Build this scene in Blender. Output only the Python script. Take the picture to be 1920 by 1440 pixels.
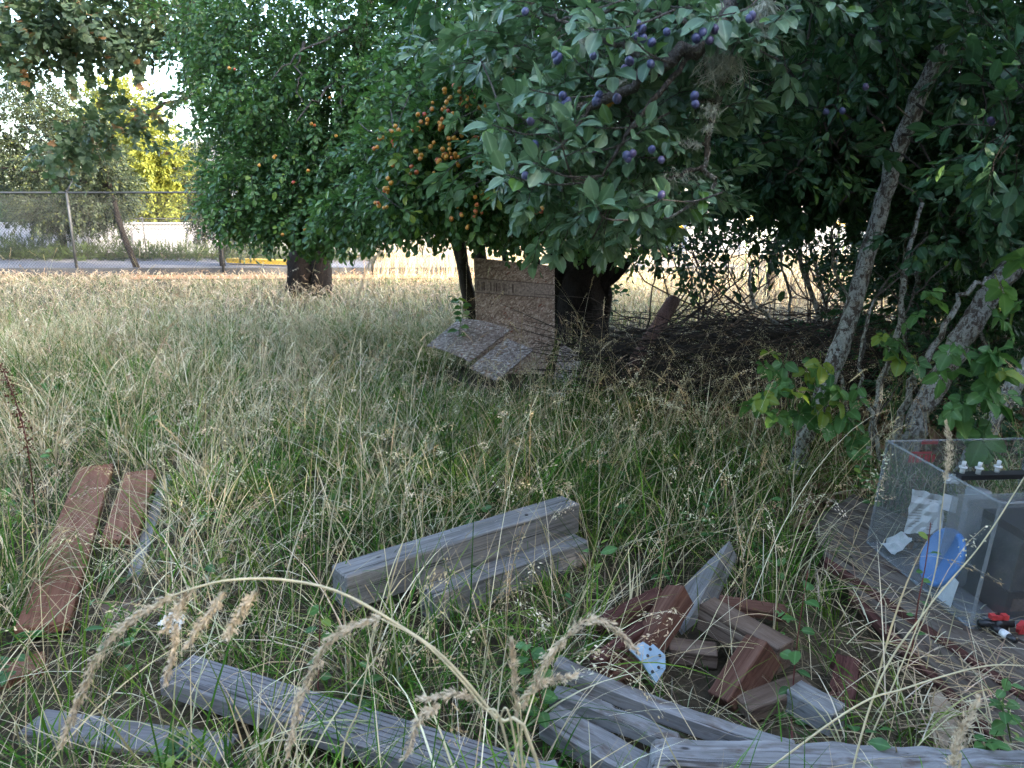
import bpy, bmesh, math, random
import numpy as np
from mathutils import Vector, Matrix, Euler, Quaternion

for _o in list(bpy.data.objects):
    bpy.data.objects.remove(_o, do_unlink=True)
random.seed(11)
rng = np.random.default_rng(11)
SC = bpy.context.scene
COL = SC.collection
R = math.radians

# ------------------------------------------------------------------ camera, sky, sun, exposure
CAM_H, PITCH, FPX = 1.5, R(13.3), 1397.0
cam_data = bpy.data.cameras.new('camera')
cam_data.sensor_width = 36.0
cam_data.lens = FPX / 1920.0 * 36.0
cam_data.clip_start, cam_data.clip_end = 0.05, 2000.0
cam_data.dof.use_dof = True
cam_data.dof.focus_distance = 4.0
cam_data.dof.aperture_fstop = 9.0
cam = bpy.data.objects.new('camera', cam_data)
COL.objects.link(cam)
cam.location = (0, 0, CAM_H)
cam.rotation_euler = (math.pi / 2 - PITCH, 0, 0)
SC.camera = cam

SUN_AZ, SUN_EL = R(125), R(23)          # azimuth from +Y towards +X
world = bpy.data.worlds.new('World')
SC.world = world
world.use_nodes = True
wn = world.node_tree
wn.nodes.clear()
w_out = wn.nodes.new('ShaderNodeOutputWorld')
w_bg = wn.nodes.new('ShaderNodeBackground')
w_sky = wn.nodes.new('ShaderNodeTexSky')
w_sky.sky_type = 'NISHITA'
w_sky.sun_disc = False
w_sky.sun_elevation = SUN_EL
w_sky.sun_rotation = SUN_AZ
w_sky.air_density, w_sky.dust_density, w_sky.ozone_density = 1.0, 2.5, 0.6
w_bg.inputs['Strength'].default_value = 0.15
wn.links.new(w_sky.outputs[0], w_bg.inputs[0])
wn.links.new(w_bg.outputs[0], w_out.inputs[0])

sun_data = bpy.data.lights.new('sun', 'SUN')
sun_data.energy = 2.0
sun_data.angle = R(0.5)
sun_data.color = (1.0, 0.89, 0.72)
sun = bpy.data.objects.new('sun', sun_data)
COL.objects.link(sun)
sdir = Vector((math.cos(SUN_EL) * math.sin(SUN_AZ), math.cos(SUN_EL) * math.cos(SUN_AZ), math.sin(SUN_EL)))
sun.rotation_euler = sdir.to_track_quat('Z', 'Y').to_euler()
sun.location = (20, -10, 20)

SC.view_settings.view_transform = 'Standard'
SC.view_settings.look = 'None'
SC.view_settings.exposure = 3.45
SC.view_settings.gamma = 1.0
SC.view_settings.use_curve_mapping = False
cy = SC.cycles
cy.max_bounces, cy.diffuse_bounces, cy.glossy_bounces = 4, 2, 1
cy.transmission_bounces, cy.transparent_max_bounces = 4, 12
cy.caustics_reflective = cy.caustics_refractive = False
cy.use_adaptive_sampling = True
cy.adaptive_threshold = 0.02

# ------------------------------------------------------------------ helpers
CP, SP = math.cos(PITCH), math.sin(PITCH)
def ray(px, py):
    u, v = (px - 960) / FPX, (720 - py) / FPX
    return Vector((u, CP + v * SP, -SP + v * CP))
def A(px, py, Y):                       # the place at distance Y in front that shows at that spot of the photograph
    d = ray(px, py)
    return Vector((0, 0, CAM_H)) + d * (Y / d.y)
def G(px, py, z=0.0):                   # the place at height z
    d = ray(px, py)
    return Vector((0, 0, CAM_H)) + d * ((z - CAM_H) / d.z)

def tag(o, label=None, cat=None, group=None, kind=None):
    if label: o['label'] = label
    if cat: o['category'] = cat
    if group: o['group'] = group
    if kind: o['kind'] = kind
    return o
def empty(name, loc):
    o = bpy.data.objects.new(name, None)
    COL.objects.link(o)
    o.location = loc
    o.empty_display_size = 0.1
    return o
def thing(name, loc, label, cat, group=None):
    return tag(empty(name, loc), label, cat, group)
def link(name, me, parent=None, mat=None):
    o = bpy.data.objects.new(name, me)
    COL.objects.link(o)
    if mat is not None and not me.materials:
        me.materials.append(mat)
    if parent is not None:
        o.parent = parent
        o.matrix_parent_inverse = parent_inv(parent)
    return o
def world_of(o):
    if o.parent is None: return o.matrix_basis.copy()
    return world_of(o.parent) @ o.matrix_parent_inverse @ o.matrix_basis
def parent_inv(p):
    return world_of(p).inverted()

class MB:
    """collects shapes; build() links them as one mesh object (vertices in world space)"""
    def __init__(s): s.v, s.f, s.c = [], [], []
    def add(s, v, f, c=None):
        b = len(s.v)
        s.v.extend([tuple(p) for p in v])
        s.f.extend([tuple(i + b for i in q) for q in f])
        if c is not None:
            if len(c) == len(v) and not isinstance(c[0], (int, float)): s.c.extend(c)
            else: s.c.extend([tuple(c)] * len(v))
    def tube(s, path, r0, r1=None, sides=8, jit=0.0, col=None, cap=True, radii=None):
        path = [Vector(p) for p in path]
        n = len(path)
        r1 = r0 if r1 is None else r1
        v, f = [], []
        up = Vector((0.13, 0.31, 0.94))
        for i, p in enumerate(path):
            t = (path[min(i + 1, n - 1)] - path[max(i - 1, 0)]).normalized()
            a = t.cross(up)
            if a.length < 1e-3: a = t.cross(Vector((1, 0, 0)))
            a.normalize(); b = t.cross(a).normalized()
            r = radii[i] if radii else r0 + (r1 - r0) * i / max(1, n - 1)
            for k in range(sides):
                an = 2 * math.pi * k / sides
                rr = r * (1 + random.uniform(-jit, jit))
                v.append(p + a * (math.cos(an) * rr) + b * (math.sin(an) * rr))
        for i in range(n - 1):
            for k in range(sides):
                k2 = (k + 1) % sides
                f.append((i * sides + k, i * sides + k2, (i + 1) * sides + k2, (i + 1) * sides + k))
        if cap and sides > 2:
            f.append(tuple(range(sides - 1, -1, -1)))
            f.append(tuple((n - 1) * sides + k for k in range(sides)))
        s.add(v, f, col)
    def box(s, c, size, rot=None):
        c = Vector(c); hx, hy, hz = [q / 2 for q in size]
        v = [Vector((x, y, z)) for x in (-hx, hx) for y in (-hy, hy) for z in (-hz, hz)]
        if rot is not None: v = [rot @ p for p in v]
        s.add([p + c for p in v], [(0, 1, 3, 2), (4, 6, 7, 5), (0, 4, 5, 1), (2, 3, 7, 6), (0, 2, 6, 4), (1, 5, 7, 3)])
    def mesh(s, name, mat=None, smooth=False):
        me = bpy.data.meshes.new(name)
        me.from_pydata(s.v, [], s.f)
        if s.c:
            at = me.attributes.new('col', 'FLOAT_COLOR', 'POINT')
            at.data.foreach_set('color', np.array([(c[0], c[1], c[2], 1.0) for c in s.c], dtype=np.float32).ravel())
        if smooth:
            me.polygons.foreach_set('use_smooth', [True] * len(me.polygons))
        if mat is not None: me.materials.append(mat)
        me.update()
        return me
    def build(s, name, mat, parent=None, smooth=False):
        return link(name, s.mesh(name, mat, smooth), parent)

def smooth_path(pts, n=24):
    pts = [Vector(p) for p in pts]
    if len(pts) < 3: return [pts[0].lerp(pts[-1], i / (n - 1)) for i in range(n)]
    P = [pts[0] * 2 - pts[1]] + pts + [pts[-1] * 2 - pts[-2]]
    out = []
    m = len(pts) - 1
    for i in range(n):
        t = i / (n - 1) * m
        k = min(int(t), m - 1); t -= k
        a, b, c, d = P[k:k + 4]
        out.append(0.5 * ((2 * b) + (c - a) * t + (2 * a - 5 * b + 4 * c - d) * t * t + (-a + 3 * b - 3 * c + d) * t ** 3))
    return out

# ------------------------------------------------------------------ materials
def nodes_of(name):
    m = bpy.data.materials.new(name)
    m.use_nodes = True
    nt = m.node_tree
    nt.nodes.clear()
    return m, nt
def N(nt, t, **kw):
    n = nt.nodes.new(t)
    for k, v in kw.items(): setattr(n, k, v)
    return n
def ramp(nt, fac, stops):
    r = N(nt, 'ShaderNodeValToRGB')
    el = r.color_ramp.elements
    while len(el) > 1: el.remove(el[-1])
    el[0].position = stops[0][0]; el[0].color = (*stops[0][1], 1)
    for p, c in stops[1:]:
        e = el.new(p); e.color = (*c, 1)
    nt.links.new(fac, r.inputs[0])
    return r.outputs[0]
def noise(nt, vec, scale, detail=4, rough=0.6, dist=0.0):
    n = N(nt, 'ShaderNodeTexNoise')
    n.inputs['Scale'].default_value = scale
    n.inputs['Detail'].default_value = detail
    n.inputs['Roughness'].default_value = rough
    n.inputs['Distortion'].default_value = dist
    if vec is not None: nt.links.new(vec, n.inputs['Vector'])
    return n.outputs['Fac']
def mapping(nt, scale=(1, 1, 1), rot=(0, 0, 0), src='Object', vec=None):
    if vec is None:
        vec = N(nt, 'ShaderNodeTexCoord').outputs[src]
    m = N(nt, 'ShaderNodeMapping')
    m.inputs['Scale'].default_value = scale
    m.inputs['Rotation'].default_value = rot
    nt.links.new(vec, m.inputs['Vector'])
    return m.outputs[0]
def mixc(nt, fac, a, b, mode='MIX'):
    m = N(nt, 'ShaderNodeMix', data_type='RGBA', blend_type=mode)
    for sock, val in ((m.inputs[0], fac), (m.inputs[6], a), (m.inputs[7], b)):
        if isinstance(val, (int, float)): sock.default_value = val
        elif isinstance(val, tuple): sock.default_value = (*val, 1)
        else: nt.links.new(val, sock)
    return m.outputs[2]
def math_n(nt, op, a, b=0.0):
    m = N(nt, 'ShaderNodeMath', operation=op)
    for sock, val in ((m.inputs[0], a), (m.inputs[1], b)):
        if isinstance(val, (int, float)): sock.default_value = val
        else: nt.links.new(val, sock)
    return m.outputs[0]
def finish(nt, col, rough=0.8, bump=None, bstr=0.4, bdist=0.01, spec=0.3, transl=0.0, tcol=None, metal=0.0, coat=0.0):
    p = N(nt, 'ShaderNodeBsdfPrincipled')
    o = N(nt, 'ShaderNodeOutputMaterial')
    if isinstance(col, tuple): p.inputs['Base Color'].default_value = (*col, 1)
    else: nt.links.new(col, p.inputs['Base Color'])
    if isinstance(rough, (int, float)): p.inputs['Roughness'].default_value = rough
    else: nt.links.new(rough, p.inputs['Roughness'])
    p.inputs['Specular IOR Level'].default_value = spec
    p.inputs['Metallic'].default_value = metal
    p.inputs['Coat Weight'].default_value = coat
    if bump is not None:
        b = N(nt, 'ShaderNodeBump')
        b.inputs['Strength'].default_value = bstr
        b.inputs['Distance'].default_value = bdist
        nt.links.new(bump, b.inputs['Height'])
        nt.links.new(b.outputs[0], p.inputs['Normal'])
    if transl > 0:
        t = N(nt, 'ShaderNodeBsdfTranslucent')
        if tcol is None: tcol = col
        if isinstance(tcol, tuple): t.inputs[0].default_value = (*tcol, 1)
        else: nt.links.new(tcol, t.inputs[0])
        mx = N(nt, 'ShaderNodeMixShader')
        mx.inputs[0].default_value = transl
        nt.links.new(p.outputs[0], mx.inputs[1]); nt.links.new(t.outputs[0], mx.inputs[2])
        nt.links.new(mx.outputs[0], o.inputs[0])
    else:
        nt.links.new(p.outputs[0], o.inputs[0])
    return p

def mat_plain(name, col, rough=0.6, spec=0.4, var=0.15, scale=30, metal=0.0):
    m, nt = nodes_of(name)
    f = noise(nt, mapping(nt), scale, 5)
    c = ramp(nt, f, [(0.3, tuple(x * (1 - var) for x in col)), (0.7, tuple(min(1, x * (1 + var)) for x in col))])
    finish(nt, c, rough, f, 0.2, 0.002, spec, metal=metal)
    return m

def mat_leaf(name, dark, light, tcol, rough=0.42, spec=0.45, transl=0.3, odd=None, oddp=0.04):
    """leaf colour varies from leaf to leaf and spray to spray"""
    m, nt = nodes_of(name)
    rnd = N(nt, 'ShaderNodeObjectInfo').outputs['Random']
    at = N(nt, 'ShaderNodeAttribute', attribute_name='col')
    sp = N(nt, 'ShaderNodeSeparateColor'); nt.links.new(at.outputs['Color'], sp.inputs[0])
    f = math_n(nt, 'FRACT', math_n(nt, 'ADD', rnd, sp.outputs[0]))
    rib = math_n(nt, 'MULTIPLY', math_n(nt, 'POWER', sp.outputs[1], 9.0), 0.55)
    st = [(0.0, dark), (1.0 - oddp, light)]
    if odd: st = [(0.0, dark), (1.0 - oddp - 0.02, light), (1.0 - oddp, odd), (1.0, odd)]
    c = ramp(nt, f, st)
    mott = noise(nt, mapping(nt), 90, 2)
    c = mixc(nt, 0.35, c, ramp(nt, mott, [(0.3, (0.55, 0.55, 0.55)), (0.7, (1, 1, 1))]), 'MULTIPLY')
    c = mixc(nt, rib, c, tuple(min(1, x * 1.5 + 0.05) for x in light))
    # paler underside
    geo = N(nt, 'ShaderNodeNewGeometry')
    c2 = mixc(nt, 0.35, c, tuple(min(1, x * 1.3 + 0.03) for x in light))
    c3 = mixc(nt, geo.outputs['Backfacing'], c, c2)
    tc = mixc(nt, 0.5, c, tcol)
    finish(nt, c3, rough, mott, 0.15, 0.002, spec, transl, tc)
    return m

def mat_grass(name, transl=0.12):
    m, nt = nodes_of(name)
    at = N(nt, 'ShaderNodeAttribute', attribute_name='col')
    finish(nt, at.outputs['Color'], 0.7, None, spec=0.06, transl=transl)
    return m

def mat_bark(name, dark, light, lichen=None, amount=0.5, scale=1.0):
    m, nt = nodes_of(name)
    vec = mapping(nt, (34 * scale, 34 * scale, 13 * scale))
    n1 = noise(nt, vec, 2.2, 8, 0.7, 0.6)
    v = N(nt, 'ShaderNodeTexVoronoi'); v.inputs['Scale'].default_value = 2.4
    nt.links.new(vec, v.inputs['Vector'])
    h = math_n(nt, 'ADD', n1, math_n(nt, 'MULTIPLY', v.outputs['Distance'], 0.5))
    c = ramp(nt, h, [(0.35, dark), (0.85, light)])
    if lichen:
        l = noise(nt, mapping(nt, (1, 1, 0.6)), 38 * scale, 10, 0.78, 0.6)
        k = ramp(nt, l, [(0.64 - amount * 0.3, (0, 0, 0)), (0.68 - amount * 0.3, (1, 1, 1))])
        l2 = noise(nt, mapping(nt), 90 * scale, 4)
        lc = ramp(nt, l2, [(0.3, tuple(x * 0.55 for x in lichen)), (0.7, lichen)])
        c = mixc(nt, k, c, lc)
        h = math_n(nt, 'ADD', h, math_n(nt, 'MULTIPLY', l, 0.6))
    finish(nt, c, 0.9, h, 0.9, 0.02, 0.15)
    return m

def mat_wood(name, stops, grain=70, cracks=0.5, groove=0.0, stain=None):
    """weathered timber, grain along the local X axis"""
    m, nt = nodes_of(name)
    vec = mapping(nt, (1.6, grain * 0.45, grain * 0.45))
    oi = N(nt, 'ShaderNodeObjectInfo')
    ad = N(nt, 'ShaderNodeVectorMath', operation='ADD')
    nt.links.new(vec, ad.inputs[0])
    sc = N(nt, 'ShaderNodeVectorMath', operation='SCALE'); sc.inputs['Scale'].default_value = 37.0
    cmb = N(nt, 'ShaderNodeCombineXYZ')
    for i in range(3): nt.links.new(oi.outputs['Random'], cmb.inputs[i])
    nt.links.new(cmb.outputs[0], sc.inputs[0]); nt.links.new(sc.outputs[0], ad.inputs[1])
    g = noise(nt, ad.outputs[0], 1.0, 8, 0.68, 1.2)
    fine = noise(nt, mapping(nt, (6, 260, 260)), 1.0, 5, 0.7)
    big = noise(nt, mapping(nt), 5.0, 4)
    f = math_n(nt, 'ADD', math_n(nt, 'MULTIPLY', g, 0.55), math_n(nt, 'ADD', math_n(nt, 'MULTIPLY', fine, 0.3), math_n(nt, 'MULTIPLY', big, 0.22)))
    c = ramp(nt, f, stops)
    cr = noise(nt, mapping(nt, (1.1, grain, grain)), 0.8, 6, 0.55, 0.8)
    k = ramp(nt, cr, [(0.36, (0.12, 0.1, 0.09)), (0.36 + 0.06 * (0.3 + cracks), (1, 1, 1))])
    c = mixc(nt, cracks, c, k, 'MULTIPLY')
    kv = N(nt, 'ShaderNodeTexVoronoi'); kv.inputs['Scale'].default_value = 4.5
    nt.links.new(mapping(nt, (1, 2.2, 2.2)), kv.inputs['Vector'])
    c = mixc(nt, ramp(nt, kv.outputs['Distance'], [(0.035, (0.85, 0.85, 0.85)), (0.075, (0, 0, 0))]), c, tuple(x * .35 for x in stops[0][1]))
    if stain:
        sn = noise(nt, mapping(nt, (3, 8, 8)), 3.0, 5)
        c = mixc(nt, ramp(nt, sn, [(0.52, (0, 0, 0)), (0.68, (0.9, 0.9, 0.9))]), c, stain)
    h = math_n(nt, 'ADD', g, math_n(nt, 'MULTIPLY', k, 0.4))
    if groove > 0:
        wv = N(nt, 'ShaderNodeTexWave', bands_direction='X')
        wv.inputs['Scale'].default_value = groove
        nt.links.new(mapping(nt, (1, 1, 1)), wv.inputs['Vector'])
        c = mixc(nt, 0.4, c, ramp(nt, wv.outputs['Fac'], [(0.1, (0.35, 0.35, 0.35)), (0.5, (1, 1, 1))]), 'MULTIPLY')
        h = math_n(nt, 'ADD', h, wv.outputs['Fac'])
    finish(nt, c, 0.9, h, 0.9, 0.005, 0.12)
    return m

def mat_osb(name, tint=1.0):
    m, nt = nodes_of(name)
    cols = []
    prev = None
    for i, (ang, sx, sy, s) in enumerate(((0.3, 1, 2.8, 40), (1.45, 1, 2.6, 44), (2.5, 1, 2.6, 36))):
        v = N(nt, 'ShaderNodeTexVoronoi'); v.inputs['Scale'].default_value = s
        v.inputs['Randomness'].default_value = 1.0
        base = mapping(nt, (sx, sy, sy), vec=mapping(nt, (1, 1, 1), (0, 0, ang)))
        nt.links.new(base, v.inputs['Vector'])
        sep = N(nt, 'ShaderNodeSeparateColor'); nt.links.new(v.outputs['Color'], sep.inputs[0])
        c = ramp(nt, sep.outputs[0], [(0.0, (0.13 * tint, 0.105 * tint, 0.095 * tint)), (0.35, (0.21 * tint, 0.17 * tint, 0.15 * tint)),
                                      (0.75, (0.33 * tint, 0.285 * tint, 0.26 * tint)), (0.93, (0.48 * tint, 0.45 * tint, 0.43 * tint)), (1.0, (0.17 * tint, 0.07 * tint, 0.05 * tint))])
        if prev is None: prev, hp = c, sep.outputs[1]
        else:
            k = ramp(nt, sep.outputs[2], [(0.5, (0, 0, 0)), (0.53, (1, 1, 1))])
            prev = mixc(nt, k, prev, c)
            hp = math_n(nt, 'ADD', hp, math_n(nt, 'MULTIPLY', sep.outputs[1], 0.5))
    prev = mixc(nt, 1.0, prev, (1.0, 0.91, 0.82) if tint > 1.5 else (0.95, 0.96, 0.97), 'MULTIPLY')
    d = noise(nt, mapping(nt), 3.0, 5)
    prev = mixc(nt, 0.5, prev, ramp(nt, d, [(0.3, (0.45, 0.42, 0.42)), (0.65, (1, 1, 1))]), 'MULTIPLY')
    finish(nt, prev, 0.85, hp, 0.25, 0.002, 0.2)
    return m

M = {}
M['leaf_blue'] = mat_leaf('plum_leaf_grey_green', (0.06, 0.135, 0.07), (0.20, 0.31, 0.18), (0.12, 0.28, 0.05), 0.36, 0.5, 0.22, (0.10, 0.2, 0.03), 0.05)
M['leaf_yellow'] = mat_leaf('plum_leaf_green', (0.022, 0.075, 0.026), (0.105, 0.21, 0.062), (0.12, 0.28, 0.04), 0.38, 0.38, 0.28, (0.16, 0.26, 0.04), 0.07)
M['leaf_plum_shaded'] = mat_leaf('plum_leaf_shaded_green', (0.013, 0.045, 0.022), (0.055, 0.13, 0.055), (0.08, 0.22, 0.04), 0.42, 0.3, 0.22, (0.12, 0.22, 0.04), 0.04)  # darker, greener copy of the blue plum leaf: shade put into its colour
M['leaf_yellow_front'] = mat_leaf('plum_leaf_yellow_green_lit', (0.04, 0.115, 0.03), (0.14, 0.25, 0.07), (0.18, 0.34, 0.04), 0.4, 0.45, 0.32, (0.28, 0.32, 0.05), 0.12)  # own yellow-green, made paler for light coming through the front leaves
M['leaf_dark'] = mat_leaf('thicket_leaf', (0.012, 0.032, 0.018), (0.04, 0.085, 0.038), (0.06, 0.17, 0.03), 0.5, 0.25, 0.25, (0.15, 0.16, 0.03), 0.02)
M['leaf_maple'] = mat_leaf('maple_leaf', (0.04, 0.075, 0.048), (0.11, 0.165, 0.09), (0.13, 0.22, 0.05), 0.5, 0.35, 0.3, (0.20, 0.10, 0.04), 0.045)
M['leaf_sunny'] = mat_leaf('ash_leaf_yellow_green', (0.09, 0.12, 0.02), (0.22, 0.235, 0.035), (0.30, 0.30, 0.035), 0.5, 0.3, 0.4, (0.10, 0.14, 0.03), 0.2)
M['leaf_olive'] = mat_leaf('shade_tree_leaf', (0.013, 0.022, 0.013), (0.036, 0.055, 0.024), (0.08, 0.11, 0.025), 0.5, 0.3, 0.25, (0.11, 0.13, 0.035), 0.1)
M['leaf_bramble'] = mat_leaf('bramble_leaf', (0.035, 0.11, 0.03), (0.10, 0.22, 0.055), (0.14, 0.34, 0.04), 0.45, 0.4, 0.3, (0.20, 0.27, 0.03), 0.12)
M['leaf_juniper'] = mat_leaf('juniper_needle', (0.025, 0.045, 0.016), (0.07, 0.105, 0.03), (0.10, 0.14, 0.03), 0.6, 0.2, 0.15)
M['leaf_litter'] = mat_leaf('dead_leaf', (0.10, 0.055, 0.03), (0.28, 0.17, 0.10), (0.2, 0.1, 0.05), 0.8, 0.15, 0.1)
M['grass'] = mat_grass('grass_blade')
M['bark_lichen'] = mat_bark('bark_lichen', (0.05, 0.042, 0.036), (0.13, 0.108, 0.09), (0.50, 0.51, 0.46), 0.56)
M['bark_lichen2'] = mat_bark('bark_lichen_heavy', (0.06, 0.05, 0.045), (0.15, 0.125, 0.105), (0.48, 0.49, 0.45), 0.58)
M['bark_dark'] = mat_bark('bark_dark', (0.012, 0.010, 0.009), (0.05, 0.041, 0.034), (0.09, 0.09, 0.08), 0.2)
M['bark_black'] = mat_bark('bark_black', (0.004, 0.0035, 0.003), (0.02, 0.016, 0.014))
M['bark_red'] = mat_bark('bark_red_brown', (0.006, 0.005, 0.004), (0.028, 0.021, 0.018))
M['twig_grey'] = mat_bark('twig_grey', (0.05, 0.042, 0.038), (0.17, 0.15, 0.135), (0.36, 0.37, 0.33), 0.3, 2)
M['twig_dark'] = mat_bark('twig_dark', (0.02, 0.016, 0.014), (0.08, 0.065, 0.055), None, 0, 2)
M['lichen'] = mat_plain('beard_lichen', (0.40, 0.41, 0.33), 0.95, 0.1, 0.3, 60)
M['wood_grey'] = mat_wood('weathered_grey_timber', [(0.32, (0.05, 0.047, 0.044)), (0.5, (0.18, 0.176, 0.17)), (0.72, (0.34, 0.34, 0.34))], 70, 0.7)
M['wood_pale'] = mat_wood('silvered_timber', [(0.32, (0.06, 0.056, 0.053)), (0.5, (0.19, 0.187, 0.185)), (0.72, (0.36, 0.36, 0.37))], 60, 0.8, 0, (0.10, 0.075, 0.06))
M['wood_groove'] = mat_wood('grooved_deck_board', [(0.32, (0.08, 0.075, 0.075)), (0.5, (0.18, 0.175, 0.18)), (0.72, (0.29, 0.29, 0.30))], 50, 0.5, 0)
M['wood_red'] = mat_wood('red_stained_timber', [(0.32, (0.032, 0.013, 0.009)), (0.5, (0.105, 0.05, 0.034)), (0.72, (0.2, 0.11, 0.08))], 75, 0.5)
M['wood_redpaint'] = mat_wood('red_brown_painted_board', [(0.32, (0.075, 0.03, 0.018)), (0.5, (0.175, 0.077, 0.047)), (0.72, (0.26, 0.135, 0.092))], 60, 0.35)
M['wood_rot'] = mat_wood('rotten_red_timber', [(0.32, (0.02, 0.009, 0.008)), (0.5, (0.075, 0.031, 0.025)), (0.72, (0.17, 0.082, 0.066))], 60, 1.0)
M['wood_brown'] = mat_wood('brown_timber', [(0.32, (0.04, 0.025, 0.018)), (0.5, (0.125, 0.085, 0.062)), (0.72, (0.24, 0.18, 0.14))], 60, 0.5)
M['wood_deck'] = mat_wood('grey_plank', [(0.32, (0.032, 0.025, 0.02)), (0.5, (0.105, 0.086, 0.07)), (0.72, (0.22, 0.19, 0.16))], 55, 0.8, 0, (0.06, 0.036, 0.03))
M['osb'] = mat_osb('oriented_strand_board', 1.55)
M['osb_grey'] = mat_osb('weathered_strand_board', 1.4)
M['ink'] = mat_plain('faded_print', (0.12, 0.09, 0.08), 0.9, 0.1, 0.3, 40)
M['ink_band'] = mat_plain('printed_band', (0.34, 0.275, 0.24), 0.9, 0.1, 0.5, 60)
M['metal_grey'] = mat_plain('galvanised_steel', (0.055, 0.058, 0.062), 0.55, 0.4, 0.2, 20, 0.2)
M['zinc'] = mat_plain('zinc_plate', (0.24, 0.36, 0.47), 0.45, 0.5, 0.2, 25, 0.15)
M['black'] = mat_plain('black_plastic', (0.02, 0.02, 0.022), 0.4, 0.5)
M['white'] = mat_plain('white_plastic', (0.62, 0.63, 0.63), 0.5, 0.4, 0.08)
M['blue'] = mat_plain('blue_plastic', (0.05, 0.20, 0.52), 0.38, 0.5, 0.06, 12)
M['red'] = mat_plain('red_plastic', (0.48, 0.05, 0.05), 0.45, 0.4, 0.12)
M['green'] = mat_plain('green_wrapper', (0.06, 0.25, 0.08), 0.4, 0.5, 0.2)
M['paper'] = mat_plain('soiled_paper', (0.60, 0.60, 0.60), 0.85, 0.15, 0.15, 25)
M['card'] = mat_plain('tan_card', (0.40, 0.31, 0.22), 0.9, 0.1, 0.15, 15)
M['concrete'] = mat_plain('concrete', (0.28, 0.27, 0.26), 0.9, 0.2, 0.25, 12)
M['kerb'] = mat_plain('kerb_concrete', (0.10, 0.098, 0.095), 0.9, 0.2, 0.25, 12)
M['twig_brown'] = mat_bark('twig_brown', (0.05, 0.035, 0.027), (0.17, 0.125, 0.095), None, 0, 2)
M['asphalt'] = mat_plain('asphalt', (0.13, 0.127, 0.135), 0.9, 0.2, 0.25, 6)
M['paint_yellow'] = mat_plain('yellow_paint', (0.42, 0.28, 0.03), 0.7, 0.3, 0.2, 8)
M['wall_white'] = mat_plain('white_render', (0.40, 0.40, 0.43), 0.85, 0.2, 0.05, 2)
M['siding'] = mat_plain('blue_grey_siding', (0.20, 0.23, 0.27), 0.7, 0.3, 0.1, 3)
M['roof'] = mat_plain('roof_shingle', (0.12, 0.12, 0.13), 0.9, 0.2, 0.25, 8)
M['soil_red'] = mat_plain('orange_soil', (0.42, 0.20, 0.10), 0.95, 0.1, 0.3, 5)
M['flower_yellow'] = mat_plain('ragwort_flower', (0.75, 0.50, 0.02), 0.6, 0.2, 0.2, 40)
M['flower_white'] = mat_plain('white_umbel', (0.75, 0.75, 0.70), 0.7, 0.2, 0.05)
M['stem_red'] = mat_plain('red_stem', (0.14, 0.04, 0.035), 0.6, 0.3, 0.25)
M['stem_green'] = mat_plain('green_stem', (0.10, 0.17, 0.05), 0.6, 0.3, 0.25)
M['straw'] = mat_plain('straw_stem', (0.62, 0.53, 0.33), 0.6, 0.3, 0.2, 20)
M['dock'] = mat_plain('dock_seed', (0.10, 0.035, 0.022), 0.8, 0.2, 0.4, 80)
M['seed'] = mat_plain('straw_seed_head', (0.64, 0.52, 0.36), 0.75, 0.2, 0.35, 90)
M['rust_log'] = mat_bark('red_brown_log', (0.05, 0.03, 0.025), (0.17, 0.10, 0.08))

def mat_fruit(name, stops, bloom):
    m, nt = nodes_of(name)
    rnd = N(nt, 'ShaderNodeObjectInfo').outputs['Random']
    c = ramp(nt, rnd, stops)
    f = noise(nt, mapping(nt), 45, 4)
    c = mixc(nt, ramp(nt, f, [(0.4, (0, 0, 0)), (0.7, (0.6, 0.6, 0.6))]), c, bloom)
    finish(nt, c, 0.35, None, spec=0.5)
    return m
M['fruit_blue'] = mat_fruit('blue_plum_skin', [(0, (0.035, 0.045, 0.12)), (0.6, (0.06, 0.06, 0.15)), (1, (0.08, 0.045, 0.10))], (0.13, 0.15, 0.26))
M['fruit_yellow'] = mat_fruit('yellow_plum_skin', [(0, (0.55, 0.20, 0.02)), (0.6, (0.52, 0.26, 0.03)), (0.8, (0.50, 0.10, 0.03)), (1, (0.42, 0.03, 0.04))], (0.6, 0.33, 0.10))

def mat_acrylic(name, dirt=0.06, tint=(0.95, 0.97, 0.975)):
    m, nt = nodes_of(name)
    o = N(nt, 'ShaderNodeOutputMaterial')
    tr = N(nt, 'ShaderNodeBsdfTransparent'); tr.inputs[0].default_value = (*tint, 1)
    gl = N(nt, 'ShaderNodeBsdfGlossy'); gl.inputs['Roughness'].default_value = 0.08
    df = N(nt, 'ShaderNodeBsdfDiffuse'); df.inputs[0].default_value = (0.35, 0.37, 0.39, 1)
    lw = N(nt, 'ShaderNodeLayerWeight'); lw.inputs['Blend'].default_value = 0.5
    fr = math_n(nt, 'ADD', math_n(nt, 'MULTIPLY', math_n(nt, 'POWER', lw.outputs['Facing'], 4.0), 0.45), 0.03)
    n1 = noise(nt, mapping(nt), 5, 6, 0.7)
    n2 = noise(nt, mapping(nt, (40, 40, 4)), 3, 3)
    d = math_n(nt, 'MULTIPLY', math_n(nt, 'ADD', n1, math_n(nt, 'MULTIPLY', n2, 0.4)), dirt * 1.6)
    m1 = N(nt, 'ShaderNodeMixShader'); m2 = N(nt, 'ShaderNodeMixShader')
    nt.links.new(fr, m1.inputs[0]); nt.links.new(tr.outputs[0], m1.inputs[1]); nt.links.new(gl.outputs[0], m1.inputs[2])
    nt.links.new(d, m2.inputs[0]); nt.links.new(m1.outputs[0], m2.inputs[1]); nt.links.new(df.outputs[0], m2.inputs[2])
    nt.links.new(m2.outputs[0], o.inputs[0])
    return m
M['acrylic'] = mat_acrylic('clear_acrylic')
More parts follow.
